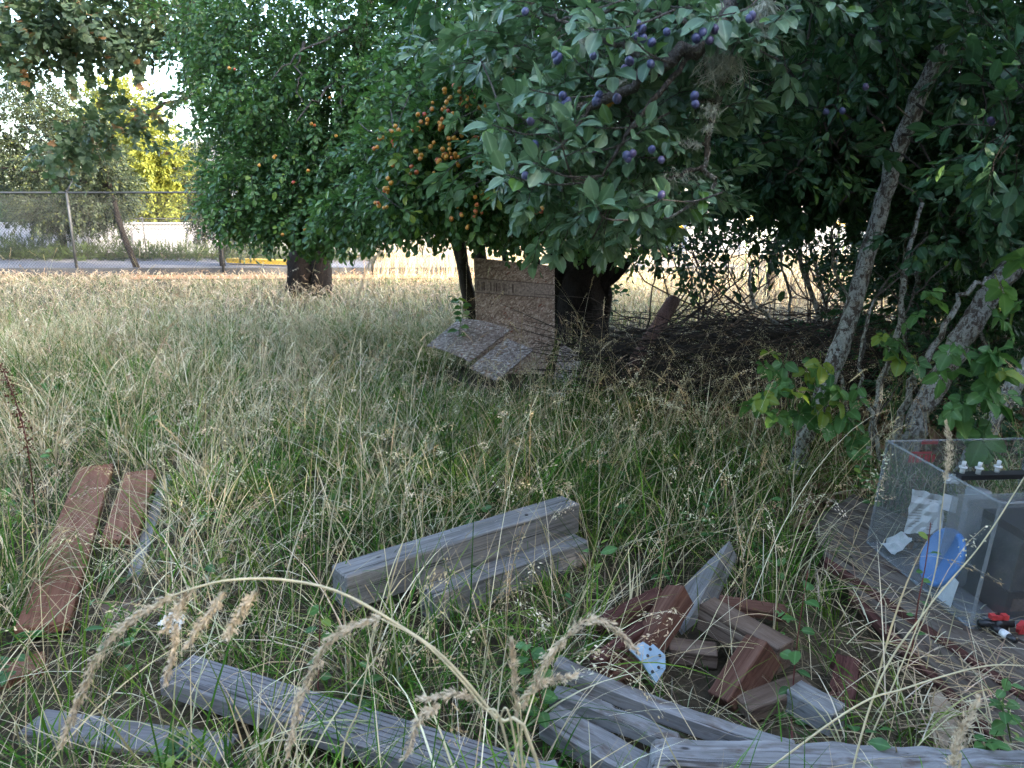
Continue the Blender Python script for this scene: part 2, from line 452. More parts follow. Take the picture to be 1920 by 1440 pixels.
M['acrylic_edge'] = mat_acrylic('acrylic_edge', 0.30)
M['frosted'] = mat_acrylic('frosted_plastic', 0.5)
M['smoke'] = mat_plain('smoked_plastic', (0.055, 0.058, 0.062), 0.3, 0.5, 0.4, 14)
M['shed_wall'] = mat_plain('pale_shed_wall', (0.30, 0.31, 0.34), 0.85, 0.2, 0.08, 3)
# ------------------------------------------------------------------ instancing of stuff (geometry nodes)
def source_collection(name, meshes):
    c = bpy.data.collections.new(name)
    for i, me in enumerate(meshes):
        c.objects.link(bpy.data.objects.new('%s_%02d' % (name, i), me))
    return c
def scatter(name, pts, rots, scl, vid, coll, parent=None):
    n = len(pts)
    me = bpy.data.meshes.new(name)
    me.vertices.add(n)
    me.vertices.foreach_set('co', np.asarray(pts, dtype=np.float32).ravel())
    a = me.attributes.new('rot', 'FLOAT_VECTOR', 'POINT'); a.data.foreach_set('vector', np.asarray(rots, dtype=np.float32).ravel())
    a = me.attributes.new('scl', 'FLOAT', 'POINT'); a.data.foreach_set('value', np.asarray(scl, dtype=np.float32))
    a = me.attributes.new('vid', 'INT', 'POINT'); a.data.foreach_set('value', np.asarray(vid, dtype=np.int32))
    o = link(name, me, parent)
    ng = bpy.data.node_groups.new(name + '_nodes', 'GeometryNodeTree')
    ng.interface.new_socket('Geometry', in_out='INPUT', socket_type='NodeSocketGeometry')
    ng.interface.new_socket('Geometry', in_out='OUTPUT', socket_type='NodeSocketGeometry')
    gi, go = ng.nodes.new('NodeGroupInput'), ng.nodes.new('NodeGroupOutput')
    iop = ng.nodes.new('GeometryNodeInstanceOnPoints')
    ci = ng.nodes.new('GeometryNodeCollectionInfo')
    ci.inputs['Collection'].default_value = coll
    ci.inputs['Separate Children'].default_value = True
    ci.inputs['Reset Children'].default_value = True
    def attr(nm, t):
        q = ng.nodes.new('GeometryNodeInputNamedAttribute'); q.data_type = t
        q.inputs['Name'].default_value = nm
        return q.outputs['Attribute']
    ng.links.new(gi.outputs[0], iop.inputs['Points'])
    ng.links.new(ci.outputs[0], iop.inputs['Instance'])
    iop.inputs['Pick Instance'].default_value = True
    ng.links.new(attr('vid', 'INT'), iop.inputs['Instance Index'])
    ng.links.new(attr('rot', 'FLOAT_VECTOR'), iop.inputs['Rotation'])
    ng.links.new(attr('scl', 'FLOAT'), iop.inputs['Scale'])
    ng.links.new(iop.outputs[0], go.inputs[0])
    md = o.modifiers.new('scatter', 'NODES'); md.node_group = ng
    return o

# ------------------------------------------------------------------ leaves and sprays
def leaf_geo(L, W, curl=0.25, fold=0.25, seg=5, serr=0.0, wide=0.5):
    """one leaf along +X, upper side +Z; wide moves the broadest point towards the tip"""
    v, f = [], []
    wav = random.uniform(0, 6.3)
    for i in range(seg + 1):
        t = i / seg
        x = L * t
        z = -curl * L * t * t
        w = W * 0.5 * (math.sin(math.pi * t ** (0.75 + wide * 0.6)) ** 0.62) if 0 < i < seg else 0
        if serr and 0 < i < seg: w *= 1 + (serr if i % 2 else -serr)
        if w == 0: v.append((x, 0, z))
        else: v += [(x, w, z + fold * w + 0.05 * W * math.sin(wav + t * 9)), (x, 0, z), (x, -w, z + fold * w - 0.05 * W * math.sin(wav + t * 8))]
    # faces
    f += [(0, 2, 1), (0, 3, 2)]
    for i in range(1, seg - 1):
        b = 1 + 3 * (i - 1)
        f += [(b, b + 1, b + 4, b + 3), (b + 1, b + 2, b + 5, b + 4)]
    b = 1 + 3 * (seg - 2)
    e = len(v) - 1
    f += [(b, b + 1, e), (b + 1, b + 2, e)]
    return v, f
def leaf_cols(nv, tint):
    """tint in red, the midrib in green"""
    return [(tint, 1.0 if (i == 0 or i == nv - 1 or (i - 1) % 3 == 1) else 0.0, 0.0) for i in range(nv)]
def maple_geo(L):
    out = [(0, 0), (0.12, 0.28), (0.05, 0.5), (0.35, 0.42), (0.45, 0.62), (0.6, 0.3), (0.72, 0.34), (1.0, 0)]
    pts = [(x * L, y * L * 0.9, -0.15 * L * x * x - 0.1 * abs(y) * L) for x, y in out]
    pts += [(x * L, -y * L * 0.9, -0.15 * L * x * x - 0.1 * abs(y) * L) for x, y in out[-2:0:-1]]
    c = (0.4 * L, 0, 0.02 * L)
    v = [c] + pts
    n = len(pts)
    return v, [(0, 1 + (i + 1) % n, 1 + i) for i in range(n)]
def place(v, rot, loc, s=1.0):
    return [rot @ (Vector(p) * s) + loc for p in v]

def spray_mesh(name, mat, twigmat, nleaf, L, W, length, kind='alt', spread=0.9, droop=0.1, maple=False, seg=5):
    """a shoot along +X with leaves; leaf mesh + twig in one mesh"""
    mb = MB()
    tw = smooth_path([(0, 0, 0), (length * 0.5, random.uniform(-.1, .1) * length, 0.06 * length), (length, random.uniform(-.1, .1) * length, -droop * length)], 5)
    for i in range(nleaf):
        t = (i + 0.6) / nleaf
        if kind == 'rosette': t = 0.45 + 0.55 * t
        k = min(3, int(t * 4)); p = tw[k].lerp(tw[k + 1], t * 4 - k)
        l = L * random.uniform(0.65, 1.1)
        g = maple_geo(l) if maple else leaf_geo(l, W * l / L * random.uniform(0.85, 1.1), random.uniform(0.05, 0.35), random.uniform(0.1, 0.4), seg)
        az = i * 2.4 + random.uniform(-.4, .4)
        out = spread * random.uniform(0.6, 1.2) * (1.15 - 0.5 * t)
        # direction: along twig tilted outwards round it
        q = Euler((az, 0, 0)).to_matrix() @ Euler((0, 0, out)).to_matrix()
        d = q @ Vector((1, 0, 0))
        up = Vector((0, 0, 1)) + Vector((random.uniform(-.5, .5), random.uniform(-.5, .5), 0))
        y = up.cross(d)
        if y.length < 0.05: y = Vector((0, 1, 0))
        y.normalize(); z = d.cross(y).normalized()
        m = Matrix((d, y, z)).transposed()
        tint = random.random()
        mb.add(place(g[0], m, p + d * 0.008), g[1], [(tint, 0, 0)] * len(g[0]) if maple else leaf_cols(len(g[0]), tint))
    me_leaf = len(mb.f)
    mb.tube(tw, 0.0022, 0.001, 4, col=(0.2, 0.0, 0.0), cap=False)
    me = mb.mesh(name, mat)
    me.materials.append(twigmat)
    idx = np.zeros(len(me.polygons), dtype=np.int32); idx[me_leaf:] = 1
    me.polygons.foreach_set('material_index', idx)
    return me

SPR = {}
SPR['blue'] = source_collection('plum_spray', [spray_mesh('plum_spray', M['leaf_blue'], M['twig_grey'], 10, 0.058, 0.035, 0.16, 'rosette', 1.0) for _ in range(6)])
SPR['plumshade'] = source_collection('plum_shaded_spray', [spray_mesh('plum_shaded_spray', M['leaf_plum_shaded'], M['twig_dark'], 9, 0.070, 0.042, 0.18, 'rosette', 1.0) for _ in range(6)])
SPR['yellow'] = source_collection('yellow_plum_spray', [spray_mesh('yellow_plum_spray', M['leaf_yellow'], M['twig_dark'], 11, 0.056, 0.036, 0.20, 'alt', 0.95, 0.25) for _ in range(6)])
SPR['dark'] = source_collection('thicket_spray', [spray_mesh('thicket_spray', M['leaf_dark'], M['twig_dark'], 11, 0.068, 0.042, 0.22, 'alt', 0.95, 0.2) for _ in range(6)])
SPR['maple'] = source_collection('maple_spray', [spray_mesh('maple_spray', M['leaf_maple'], M['twig_dark'], 9, 0.095, 0.09, 0.28, 'alt', 1.0, 0.2, True) for _ in range(5)])
SPR['sunny'] = source_collection('ash_spray', [spray_mesh('ash_spray', M['leaf_sunny'], M['twig_dark'], 16, 0.17, 0.09, 0.5, 'alt', 0.9, 0.2, seg=3) for _ in range(4)])
SPR['olive'] = source_collection('shade_spray', [spray_mesh('shade_spray', M['leaf_olive'], M['twig_dark'], 16, 0.09, 0.045, 0.38, 'alt', 0.9, 0.2, seg=3) for _ in range(4)])
SPR['juniper'] = source_collection('juniper_spray', [spray_mesh('juniper_spray', M['leaf_juniper'], M['twig_dark'], 26, 0.07, 0.014, 0.26, 'alt', 0.5, -0.2, seg=3) for _ in range(4)])

def blob_points(blobs, shell=0.5):
    """random points in ellipsoids (centre, rx, ry, rz, n), denser towards the outside, with clumps"""
    P, O = [], []
    for c, rx, ry, rz, n in blobs:
        d = rng.normal(size=(n, 3)); d /= np.linalg.norm(d, axis=1)[:, None]
        r = rng.random(n) ** shell
        # lumpy outline
        ph = rng.random(3) * 6.28
        lump = 1 + 0.16 * np.sin(d[:, 0] * 5 + ph[0]) * np.sin(d[:, 1] * 5 + ph[1]) + 0.14 * np.sin(d[:, 2] * 7 + ph[2]) + rng.normal(size=n) * 0.05
        p = d * (r * lump)[:, None] * np.array((rx, ry, rz)) + np.array(c)
        P.append(p); O.append(d)
    return np.concatenate(P), np.concatenate(O)
def out_rot(O, droop=0.3, jit=0.5):
    """Euler angles that turn +X to the outward direction (with drop and jitter)"""
    D = O + rng.normal(size=O.shape) * jit
    D[:, 2] -= droop
    D /= np.linalg.norm(D, axis=1)[:, None]
    yaw = np.arctan2(D[:, 1], D[:, 0]); pit = -np.arcsin(np.clip(D[:, 2], -1, 1))
    roll = rng.normal(size=len(D)) * 0.5
    return np.stack([roll, pit, yaw], 1)
def crown(name, blobs, coll, parent, smin=0.8, smax=1.25, droop=0.3, shell=0.5, keep=None, jit=0.5):
    P, O = blob_points(blobs, shell)
    if keep is not None:
        k = keep(P); P, O = P[k], O[k]
    n = len(P)
    o = scatter(name, P, out_rot(O, droop, jit), rng.uniform(smin, smax, n), rng.integers(0, len(SPR[coll].objects), n), SPR[coll], parent)
    o['kind'] = 'stuff'
    return o
def limb(name, path, r0, r1, mat, parent, n=16, sides=9, jit=0.08, wob=0.0):
    p = smooth_path(path, n)
    if wob: p = [p[0]] + [q + Vector([random.gauss(0, wob) for _ in range(3)]) for q in p[1:-1]] + [p[-1]]
    mb = MB(); mb.tube(p, r0, r1, sides, jit)
    return mb.build(name, mat, parent, True)
def project(P):
    """pixel position of world points"""
    P = np.asarray(P)
    X, Y, Z = P[:, 0], P[:, 1], P[:, 2] - CAM_H
    d = Y * CP - Z * SP
    u = 960 + FPX * X / d
    v = 720 - FPX * (Y * SP + Z * CP) / d
    return u, v, d

# ------------------------------------------------------------------ the ground and what is paved
def tnoise(x, y):
    return 0.03 * np.sin(x * 1.3 + 0.4) * np.cos(y * 0.9) + 0.015 * np.sin(x * 3.1 + y * 2.3) + 0.01 * np.sin(y * 5.7 - x * 4.1)
def zground(x, y):
    k = np.clip((15.0 - y) / 3.0, 0, 1) * np.clip((y - 0.0) / 1.0, 0, 1)
    return tnoise(x, y) * k - 0.02
xs = np.concatenate([np.linspace(-300, -20, 12), np.linspace(-18, 18, 121), np.linspace(20, 300, 12)])
ys = np.concatenate([np.linspace(-60, -2, 8), np.linspace(-1, 22, 93), np.linspace(24, 60, 13), np.linspace(80, 700, 10)])
XX, YY = np.meshgrid(xs, ys)
ZZ = zground(XX, YY)
gv = np.stack([XX.ravel(), YY.ravel(), ZZ.ravel()], 1)
nx = len(xs)
gf = [(j * nx + i, j * nx + i + 1, (j + 1) * nx + i + 1, (j + 1) * nx + i) for j in range(len(ys) - 1) for i in range(nx - 1)]
gm = bpy.data.meshes.new('ground'); gm.from_pydata(gv.tolist(), [], gf)
gm.polygons.foreach_set('use_smooth', [True] * len(gf))
m, nt = nodes_of('field_soil')
n1 = noise(nt, mapping(nt), 1.2, 6)
n2 = noise(nt, mapping(nt, (1, 1, 1)), 40, 6, 0.7)
c = ramp(nt, math_n(nt, 'ADD', math_n(nt, 'MULTIPLY', n1, 0.5), math_n(nt, 'MULTIPLY', n2, 0.5)),
         [(0.3, (0.02, 0.016, 0.011)), (0.5, (0.055, 0.043, 0.027)), (0.7, (0.14, 0.11, 0.065))])
finish(nt, c, 0.95, n2, 0.6, 0.02, 0.1)
ground = tag(link('ground', gm, None, m), 'field soil and thatch under the long grass', None, None, 'structure')

# parking lot behind the fence, its kerb and the painted yellow kerb
def sheet(name, pts, mat, thick=None, kind='structure'):
    mb = MB()
    mb.add(pts, [tuple(range(len(pts)))])
    o = mb.build(name, mat)
    return tag(o, kind=kind)
lot = sheet('parking_lot', [(-45, 17.6, 0.0), (-4.6, 18.4, 0.0), (6, 18.6, 0.0), (6, 23.6, 0.0), (-45, 22.6, 0.0)], M['asphalt'])
tag(lot, 'grey asphalt parking lot behind the chain link fence')
mb = MB(); mb.box((-19.5, 17.45, 0.03), (52, 0.18, 0.20), Euler((0, 0, 0.02)).to_matrix())
tag(mb.build('kerb', M['kerb']), 'low concrete kerb along the near edge of the parking lot', kind='structure')
mb = MB()
mb.add([(-8.5, 16.1, 0.012), (-3, 16.3, 0.012), (4, 16.4, 0.012), (4, 17.0, 0.012), (-3, 17.1, 0.012), (-8.5, 17.05, 0.012)], [(0, 1, 2, 3, 4, 5)])
tag(mb.build('dirt_strip', M['soil_red']), 'strip of bare orange soil along the fence foot', kind='structure')
a, b = G(432, 488, 0.1), G(600, 494, 0.1)
mb = MB(); mb.box((a + b) / 2, ((b - a).length, 0.3, 0.12), Euler((0, 0, math.atan2(b.y - a.y, b.x - a.x))).to_matrix())
tag(mb.build('kerb_block', M['paint_yellow']), 'yellow painted kerb across the parking lot beside the dark trunk', 'kerb')
# ------------------------------------------------------------------ fences and far walls
def chain_fence(name, p0, p1, h, nposts, label, arm=True, wire=0.0028, pitch=0.075, post_r=0.03, drop=0.0, mat=None):
    mat = mat or M['metal_grey']
    p0, p1 = Vector(p0), Vector(p1)
    t = thing(name, p0, label, 'fence')
    d = p1 - p0
    dn = d.normalized()
    nrm = Vector((-dn.y, dn.x, 0)).normalized()
    for i in range(nposts):
        p = p0 + d * (i / (nposts - 1))
        mb = MB(); mb.tube([p - Vector((0, 0, .1)), p + Vector((0, 0, h + 0.02))], post_r, post_r, 10)
        mb.tube([p + Vector((0, 0, h + 0.02)), p + Vector((0, 0, h + 0.05))], post_r * 1.25, post_r * 0.6, 10)
        po = mb.build('post', mat, t, True)
        if arm and i in arm:
            mb = MB(); mb.tube([p + Vector((0, 0, h)), p + Vector((0.16, 0.10, h + 0.32))], 0.026, 0.018, 8)
            mb.build('barb_arm', mat, po, True)
    mb = MB(); mb.tube([p0 + Vector((0, 0, h)), p1 + Vector((0, 0, h))], post_r * 0.8, post_r * 0.8, 8)
    mb.build('top_rail', mat, t, True)
    L = d.length
    mb = MB()
    k = int((L + h) / pitch)
    for s in (-1, 1):
        for i in range(k):
            x0 = i * pitch - h
            # line from (x0,0) to (x0+h,h), clipped to 0..L
            a, b = max(x0, 0), min(x0 + h, L)
            if b <= a: continue
            za, zb = a - x0, b - x0
            if s < 0: a, b = L - a, L - b
            mb.tube([p0 + dn * a + nrm * (0.035 + 0.003 * s) + Vector((0, 0, za)), p0 + dn * b + nrm * (0.035 + 0.003 * s) + Vector((0, 0, zb))], wire, wire, 3, cap=False)
    mb.build('wire_mesh', mat, t)
    return t
f1, f2 = G(145, 513), G(420, 514)
sp = f2 - f1
chain_fence('chain_link_fence', f1 - sp * 3, f1 + sp * 5, 1.84, 9, 'tall grey chain link fence with angled barb arm at the field edge', arm=(3,))

a, b = A(-500, 468, 27.5), A(1060, 474, 24.5)
a.z = b.z = 0
chain_fence('low_fence', a + Vector((0, -0.5, 0)), b + Vector((0, -0.5, 0)), 1.15, 16, 'low thin chain link fence in front of the white wall', arm=None, wire=0.003, pitch=0.12, post_r=0.02)
d = b - a
wr = Euler((0, 0, math.atan2(d.y, d.x))).to_matrix()
w = thing('white_wall', (a + b) / 2, 'long low white wall behind the juniper bank', 'wall')
mb = MB(); mb.box((a + b) / 2 + Vector((0, 0, 0.48)), (d.length, 0.2, 0.96), wr); mb.build('wall_panel', M['wall_white'], w)
mb = MB(); mb.box((a + b) / 2 + Vector((0, 0, 0.99)), (d.length, 0.28, 0.06), wr); mb.build('coping', M['wall_white'], w)

# house behind the sunny tree
h0 = A(372, 420, 46)
ho = thing('house', (h0.x, h0.y, 0), 'blue grey sided house mostly hidden behind the trees', 'house')
mb = MB(); mb.box((h0.x, h0.y + 4, 1.9), (9, 8, 3.8)); mb.build('wall', M['siding'], ho)
for k in range(14):
    mb = MB(); mb.box((h0.x, h0.y - 0.03, 0.15 + k * 0.26), (9.02, 0.05, 0.23), Euler((0.08, 0, 0)).to_matrix()); mb.build('siding_board', M['siding'], ho)
mb = MB(); x, y = h0.x, h0.y
mb.add([(x - 5, y - 0.6, 3.7), (x + 5, y - 0.6, 3.7), (x + 5, y + 4, 5.6), (x - 5, y + 4, 5.6), (x - 5, y + 8.6, 3.7), (x + 5, y + 8.6, 3.7)], [(0, 1, 2, 3), (3, 2, 5, 4), (0, 3, 4), (1, 5, 2)])
mb.build('roof', M['roof'], ho)
for dx in (-2.5, 0.4):
    mb = MB(); mb.box((x + dx, y - 0.08, 2.0), (1.1, 0.08, 1.2)); wo = mb.build('window', M['white'], ho)
    mb = MB(); mb.box((x + dx, y - 0.125, 2.0), (0.95, 0.02, 1.05)); mb.build('pane', M['black'], wo)

# white shed wall beyond the thicket gap
c0 = G(1470, 478)
sh = thing('shed', (c0.x, c0.y, 0), 'pale white shed seen through the gap under the thicket', 'shed')
mb = MB(); mb.box((c0.x, c0.y + 2, 0.95), (6.4, 4, 1.9)); mb.build('wall', M['shed_wall'], sh)
mb = MB(); mb.box((c0.x, c0.y + 2, 1.98), (6.9, 4.5, 0.16)); mb.build('roof', M['roof'], sh)
mb = MB(); mb.box((c0.x - 1.0, c0.y - 0.02, 0.9), (0.9, 0.08, 1.75)); dr = mb.build('door', M['white'], sh)
mb = MB(); mb.box((c0.x - 0.68, c0.y - 0.08, 0.9), (0.05, 0.06, 0.12)); mb.build('handle', M['metal_grey'], dr)

# juniper bank
def hedge(name, pts, label, n):
    t = thing(name, (*pts[len(pts) // 2][:2], 0), label, 'hedge')
    bl = []
    for (x, y, rx, rz) in pts: bl.append(((x, y, rz * 0.25), rx, 0.9, rz, n))
    crown('foliage', bl, 'juniper', t, 0.6, 1.0, -0.3, 0.3, jit=0.6)
    for (x, y, rx, rz) in pts:
        mb = MB(); mb.tube([(x, y, -0.05), (x + random.uniform(-rx, rx) * 0.4, y + random.uniform(-.3, .3), rz * 0.8)], 0.03, 0.008, 5)
        mb.build('stem', M['twig_dark'], t)
    return t
hp = []
for i in range(15):
    q = G(-300 + i * 68, 486 + 0.3 * i)
    hp.append((q.x, q.y + 0.6, 1.05, random.uniform(0.26, 0.36)))
hedge('juniper_hedge', hp, 'low green juniper bank along the far side of the parking lot', 420)
q = G(30, 486); 
hedge('juniper_shrub', [(q.x - 0.4, q.y + 1.3, 1.2, 0.5), (q.x - 2.2, q.y + 1.3, 1.2, 0.5)], 'taller juniper mound at the left end of the bank', 420)

# ------------------------------------------------------------------ background trees
def tree(name, label, base, trunk_path, r0, r1, barkmat, blobs, coll, group=None, cat='tree', nlimb=5, **kw):
    t = thing(name, base, label, cat, group)
    limb('trunk', trunk_path, r0, r1, barkmat, t, 14, 10, 0.1)
    top = Vector(trunk_path[-1]); mid = Vector(trunk_path[len(trunk_path) // 2])
    for c, rx, ry, rz, n in blobs[:nlimb]:
        s = mid.lerp(top, random.uniform(0.3, 1.0)); c = Vector(c)
        limb('limb', [s, s.lerp(c, 0.5) + Vector((random.uniform(-.1, .1), 0, 0.12)), c], r1 * 0.7, r1 * 0.18, barkmat, t, 8, 6, 0.1)
    crown('crown', blobs, coll, t, **kw)
    return t

# sunlit yellow tree beyond the wall
yb = A(310, 440, 33)
bl = [(A(300, 300, 33), 1.5, 1.5, 1.3, 420), (A(285, 390, 32.5), 2.2, 1.3, 1.0, 480), (A(310, 340, 33), 1.5, 1.5, 1.4, 420), (A(270, 260, 33.5), 1.0, 1.2, 1.0, 220),
      (A(235, 200, 34), 1.3, 1.3, 1.2, 260), (A(215, 285, 34), 1.4, 1.3, 1.4, 260), (A(180, 220, 35), 1.2, 1.3, 1.2, 160)]
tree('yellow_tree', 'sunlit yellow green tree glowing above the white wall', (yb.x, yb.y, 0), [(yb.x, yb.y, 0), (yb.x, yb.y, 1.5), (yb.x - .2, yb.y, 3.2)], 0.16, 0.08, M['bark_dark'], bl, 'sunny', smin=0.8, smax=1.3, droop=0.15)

# leaning shade tree just behind the fence
lb = G(250, 512); lb.y += 0.25
bl = [(A(180, 300, 18.0), 0.6, 0.7, 0.6, 160), (A(210, 340, 18.2), 0.4, 0.6, 0.4, 90), (A(90, 290, 18.6), 1.3, 1.0, 1.0, 380), (A(20, 240, 19), 1.1, 1.0, 1.0, 300),
      (A(-60, 290, 19), 1.3, 1.0, 1.2, 300), (A(70, 180, 19), 0.8, 0.9, 0.7, 150), (A(150, 220, 18.5), 0.8, 0.9, 0.6, 120), (A(20, 150, 19.5), 0.9, 0.9, 0.6, 120)]
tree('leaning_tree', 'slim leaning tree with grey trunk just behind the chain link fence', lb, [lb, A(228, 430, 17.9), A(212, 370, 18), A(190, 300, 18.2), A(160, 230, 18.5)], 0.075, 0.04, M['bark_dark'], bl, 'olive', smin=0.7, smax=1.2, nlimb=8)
for pth in ([A(196, 320, 18.2), A(90, 270, 18.4), A(20, 205, 18.8)], [A(205, 350, 18.1), A(80, 325, 18.3), A(-30, 310, 18.6)]):
    limb('limb', pth, 0.045, 0.012, M['bark_dark'], bpy.data.objects['leaning_tree'], 10, 6)
# dense dark rounded shrub tree by the wall
db = A(120, 470, 24); db.z = 0
bl = [(A(110, 395, 22.8), 1.3, 1.0, 0.7, 600), (A(180, 370, 23), 1.2, 1.0, 1.0, 600), (A(60, 360, 23.3), 1.2, 1.0, 0.9, 480), (A(140, 320, 23.5), 1.5, 1.0, 1.0, 500), (A(215, 360, 23.5), 0.6, 0.8, 0.7, 200), (A(30, 320, 23.8), 1.3, 1.0, 0.9, 300)]
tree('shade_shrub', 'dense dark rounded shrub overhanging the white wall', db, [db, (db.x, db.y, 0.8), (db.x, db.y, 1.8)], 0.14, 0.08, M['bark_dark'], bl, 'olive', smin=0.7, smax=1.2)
# far dark shrub at left
q = A(20, 440, 30)
bl = [(A(15, 395, 30), 1.6, 1.0, 0.7, 360), (A(-60, 390, 30), 1.6, 1, 0.9, 300)]
tree('far_shrub', 'blue dark shrub behind the wall at the far left', (q.x, q.y, 0), [(q.x, q.y, 0), (q.x, q.y, 0.5), (q.x, q.y, 1.0)], 0.1, 0.06, M['bark_dark'], bl, 'dark', smin=1.0, smax=1.8)
# pale shrub right of yellow tree, in front of the wall
q = A(415, 470, 20); q.z = 0
bl = [(A(400, 330, 20), 0.7, 0.8, 0.9, 320), (A(395, 410, 19.8), 0.55, 0.7, 0.6, 240), (A(430, 380, 19.8), 0.7, 0.7, 0.9, 300), (A(455, 440, 19.6), 0.7, 0.6, 0.5, 180)]
tree('small_shrub_tree', 'pale leaved shrub tree beside the plum crown behind the fence', q, [q, (q.x, q.y, 0.8), (q.x, q.y, 1.6)], 0.08, 0.04, M['bark_dark'], bl, 'olive', smin=0.6, smax=1.0)
# dark conifers far off, closing the horizon
def conifer(x, y, h, r, label):
    t = thing('conifer_tree', (x, y, 0), label, 'tree', 'far conifers')
    mb = MB(); mb.tube([(x, y, 0), (x, y, h * 0.95)], 0.22, 0.05, 7); mb.build('trunk', M['bark_dark'], t)
    bl = [((x, y, h * (0.12 + 0.2 * k)), r * (1 - 0.19 * k), r * (1 - 0.19 * k), h * 0.16, 170) for k in range(5)]
    crown('crown', bl, 'dark', t, 2.0, 3.4, 0.3, 0.5)
for i, (px, h) in enumerate(((-40, 6), (560, 7), (840, 6), (1010, 7.5), (1180, 6), (1700, 7), (1900, 8))):
    q = A(px, 390, 58 + (i % 3) * 4)
    conifer(q.x, q.y, h, 3.2, ['far conifer at the left end of the horizon', 'far conifer behind the parking lot trunk', 'far conifer above the golden grass', 'far conifer left of the thicket gap', 'far conifer behind the shed end', 'far conifer right of the shed', 'far conifer at the right end of the horizon'][i])
# ------------------------------------------------------------------ unseen trees added: right row shades the field, others block low sky
for i, (x, y, h, r) in enumerate(((7.5, -1.5, 11, 3.0), (9.5, -6.5, 13, 3.4), (11.5, 1.5, 12, 3.0), (13.5, -3.0, 13, 3.4), (12.5, -10.5, 14, 3.8), (7.6, -11.5, 13, 3.4), (9.6, 4.6, 12, 2.6), (-9.0, 1.0, 9, 3.2), (-8.0, -6.0, 10, 3.4), (-1.5, -10.0, 10, 3.4), (3.0, -9.0, 9.5, 3.0), (-14.0, -2.0, 11, 3.6))):
    t = thing('unseen_shade_tree', (x, y, 0), ['nearest unseen shade tree added right of the camera', 'unseen shade tree added behind and right of the camera', 'unseen shade tree added right of the thicket',
              'tallest unseen tree added in the row at right', 'last unseen tree added in the row at right rear', 'unseen tall tree added behind the camera', 'unseen shade tree added just right of the thicket end', 'unseen broad tree added left of the field to block low sky', 'unseen broad tree added at left rear to block low sky', 'unseen broad tree added straight behind the camera', 'lower unseen broad tree added behind the camera to the right', 'farther unseen broad tree added left of the field'][i], 'tree', 'unseen trees added round the camera')
    mb = MB(); mb.tube([(x, y, 0), (x + .2, y, h * 0.5), (x, y, h * 0.9)], 0.28, 0.06, 8); mb.build('trunk', M['bark_dark'], t)
    bl = [((x, y, h * 0.16), r, r, h * 0.16, 420), ((x, y, h * 0.40), r * 1.05, r * 1.05, h * 0.2, 520), ((x, y, h * 0.66), r * 0.9, r * 0.9, h * 0.2, 420), ((x, y, h * 0.86), r * 0.6, r * 0.6, h * 0.15, 200)]
    crown('crown', bl, 'dark', t, 2.2, 3.6, 0.3, 0.5)

# ------------------------------------------------------------------ maple with the thick dark trunk; its crown hangs over the fence
mbse = G(580, 556)
mt = thing('maple_tree', mbse, 'big maple with thick dark trunk, crown spreading over the fence', 'tree')
mp = lambda px, py, Y: A(px, py, Y)
Y0 = mbse.y
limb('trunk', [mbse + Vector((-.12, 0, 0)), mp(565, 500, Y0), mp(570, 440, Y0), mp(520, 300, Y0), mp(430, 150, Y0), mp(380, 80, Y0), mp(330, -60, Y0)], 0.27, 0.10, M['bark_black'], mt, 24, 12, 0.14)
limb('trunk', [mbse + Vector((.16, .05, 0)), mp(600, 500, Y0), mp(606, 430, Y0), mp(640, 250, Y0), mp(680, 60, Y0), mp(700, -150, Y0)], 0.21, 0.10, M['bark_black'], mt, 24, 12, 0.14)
for pth in ([mp(500, 260, Y0), mp(380, 180, Y0 - .5), mp(270, 215, Y0 - 1), mp(180, 270, Y0 - 1.2)], [mp(420, 150, Y0), mp(300, 60, Y0 - .6), mp(120, 70, Y0 - 1.5), mp(-40, 120, Y0 - 2)],
            [mp(390, 90, Y0), mp(260, 10, Y0), mp(80, -60, Y0 - 1)], [mp(430, 160, Y0), mp(390, 60, Y0 - 1), mp(350, -40, Y0 - 1.5)], [mp(480, 230, Y0), mp(400, 250, Y0 - .4), mp(350, 200, Y0 - .8)]):
    limb('limb', pth, 0.05, 0.012, M['bark_dark'], mt, 12, 6, 0.1, 0.02)
bl = [(mp(60, 45, 8.6), 0.75, 0.7, 0.26, 90), (mp(150, 30, 8.8), 0.75, 0.7, 0.30, 100), (mp(250, 45, 9.2), 0.6, 0.7, 0.30, 80), (mp(200, 95, 9.0), 0.45, 0.5, 0.14, 34), (mp(30, 105, 8.4), 0.4, 0.5, 0.10, 22), (mp(100, 120, 8.7), 0.3, 0.4, 0.08, 14),
      (mp(350, 20, 9.4), 0.6, 0.7, 0.4, 80), (mp(390, 100, 9.6), 0.25, 0.5, 0.25, 26), (mp(200, 235, 9.2), 0.40, 0.5, 0.10, 44), (mp(140, 265, 9.0), 0.3, 0.4, 0.08, 26), (mp(255, 205, 9.4), 0.35, 0.5, 0.08, 20), (mp(380, 160, 9.8), 0.2, 0.4, 0.15, 14),
      (mp(350, 185, 9.6), 0.15, 0.3, 0.10, 6), (mp(410, 250, 9.8), 0.2, 0.4, 0.15, 10), (mp(110, 300, 9.2), 0.25, 0.3, 0.05, 8), (mp(340, 290, 10), 0.12, 0.3, 0.08, 4),
      (mp(100, -90, 9.2), 1.6, 1.6, 0.5, 180), (mp(350, -130, 10), 1.8, 1.6, 0.7, 220), (mp(600, -200, 10.5), 2.2, 1.8, 1.1, 260), (mp(-120, -20, 8.6), 1.2, 1.3, 0.5, 120)]
crown('crown', bl, 'maple', mt, 0.75, 1.15, 0.35, 0.6)

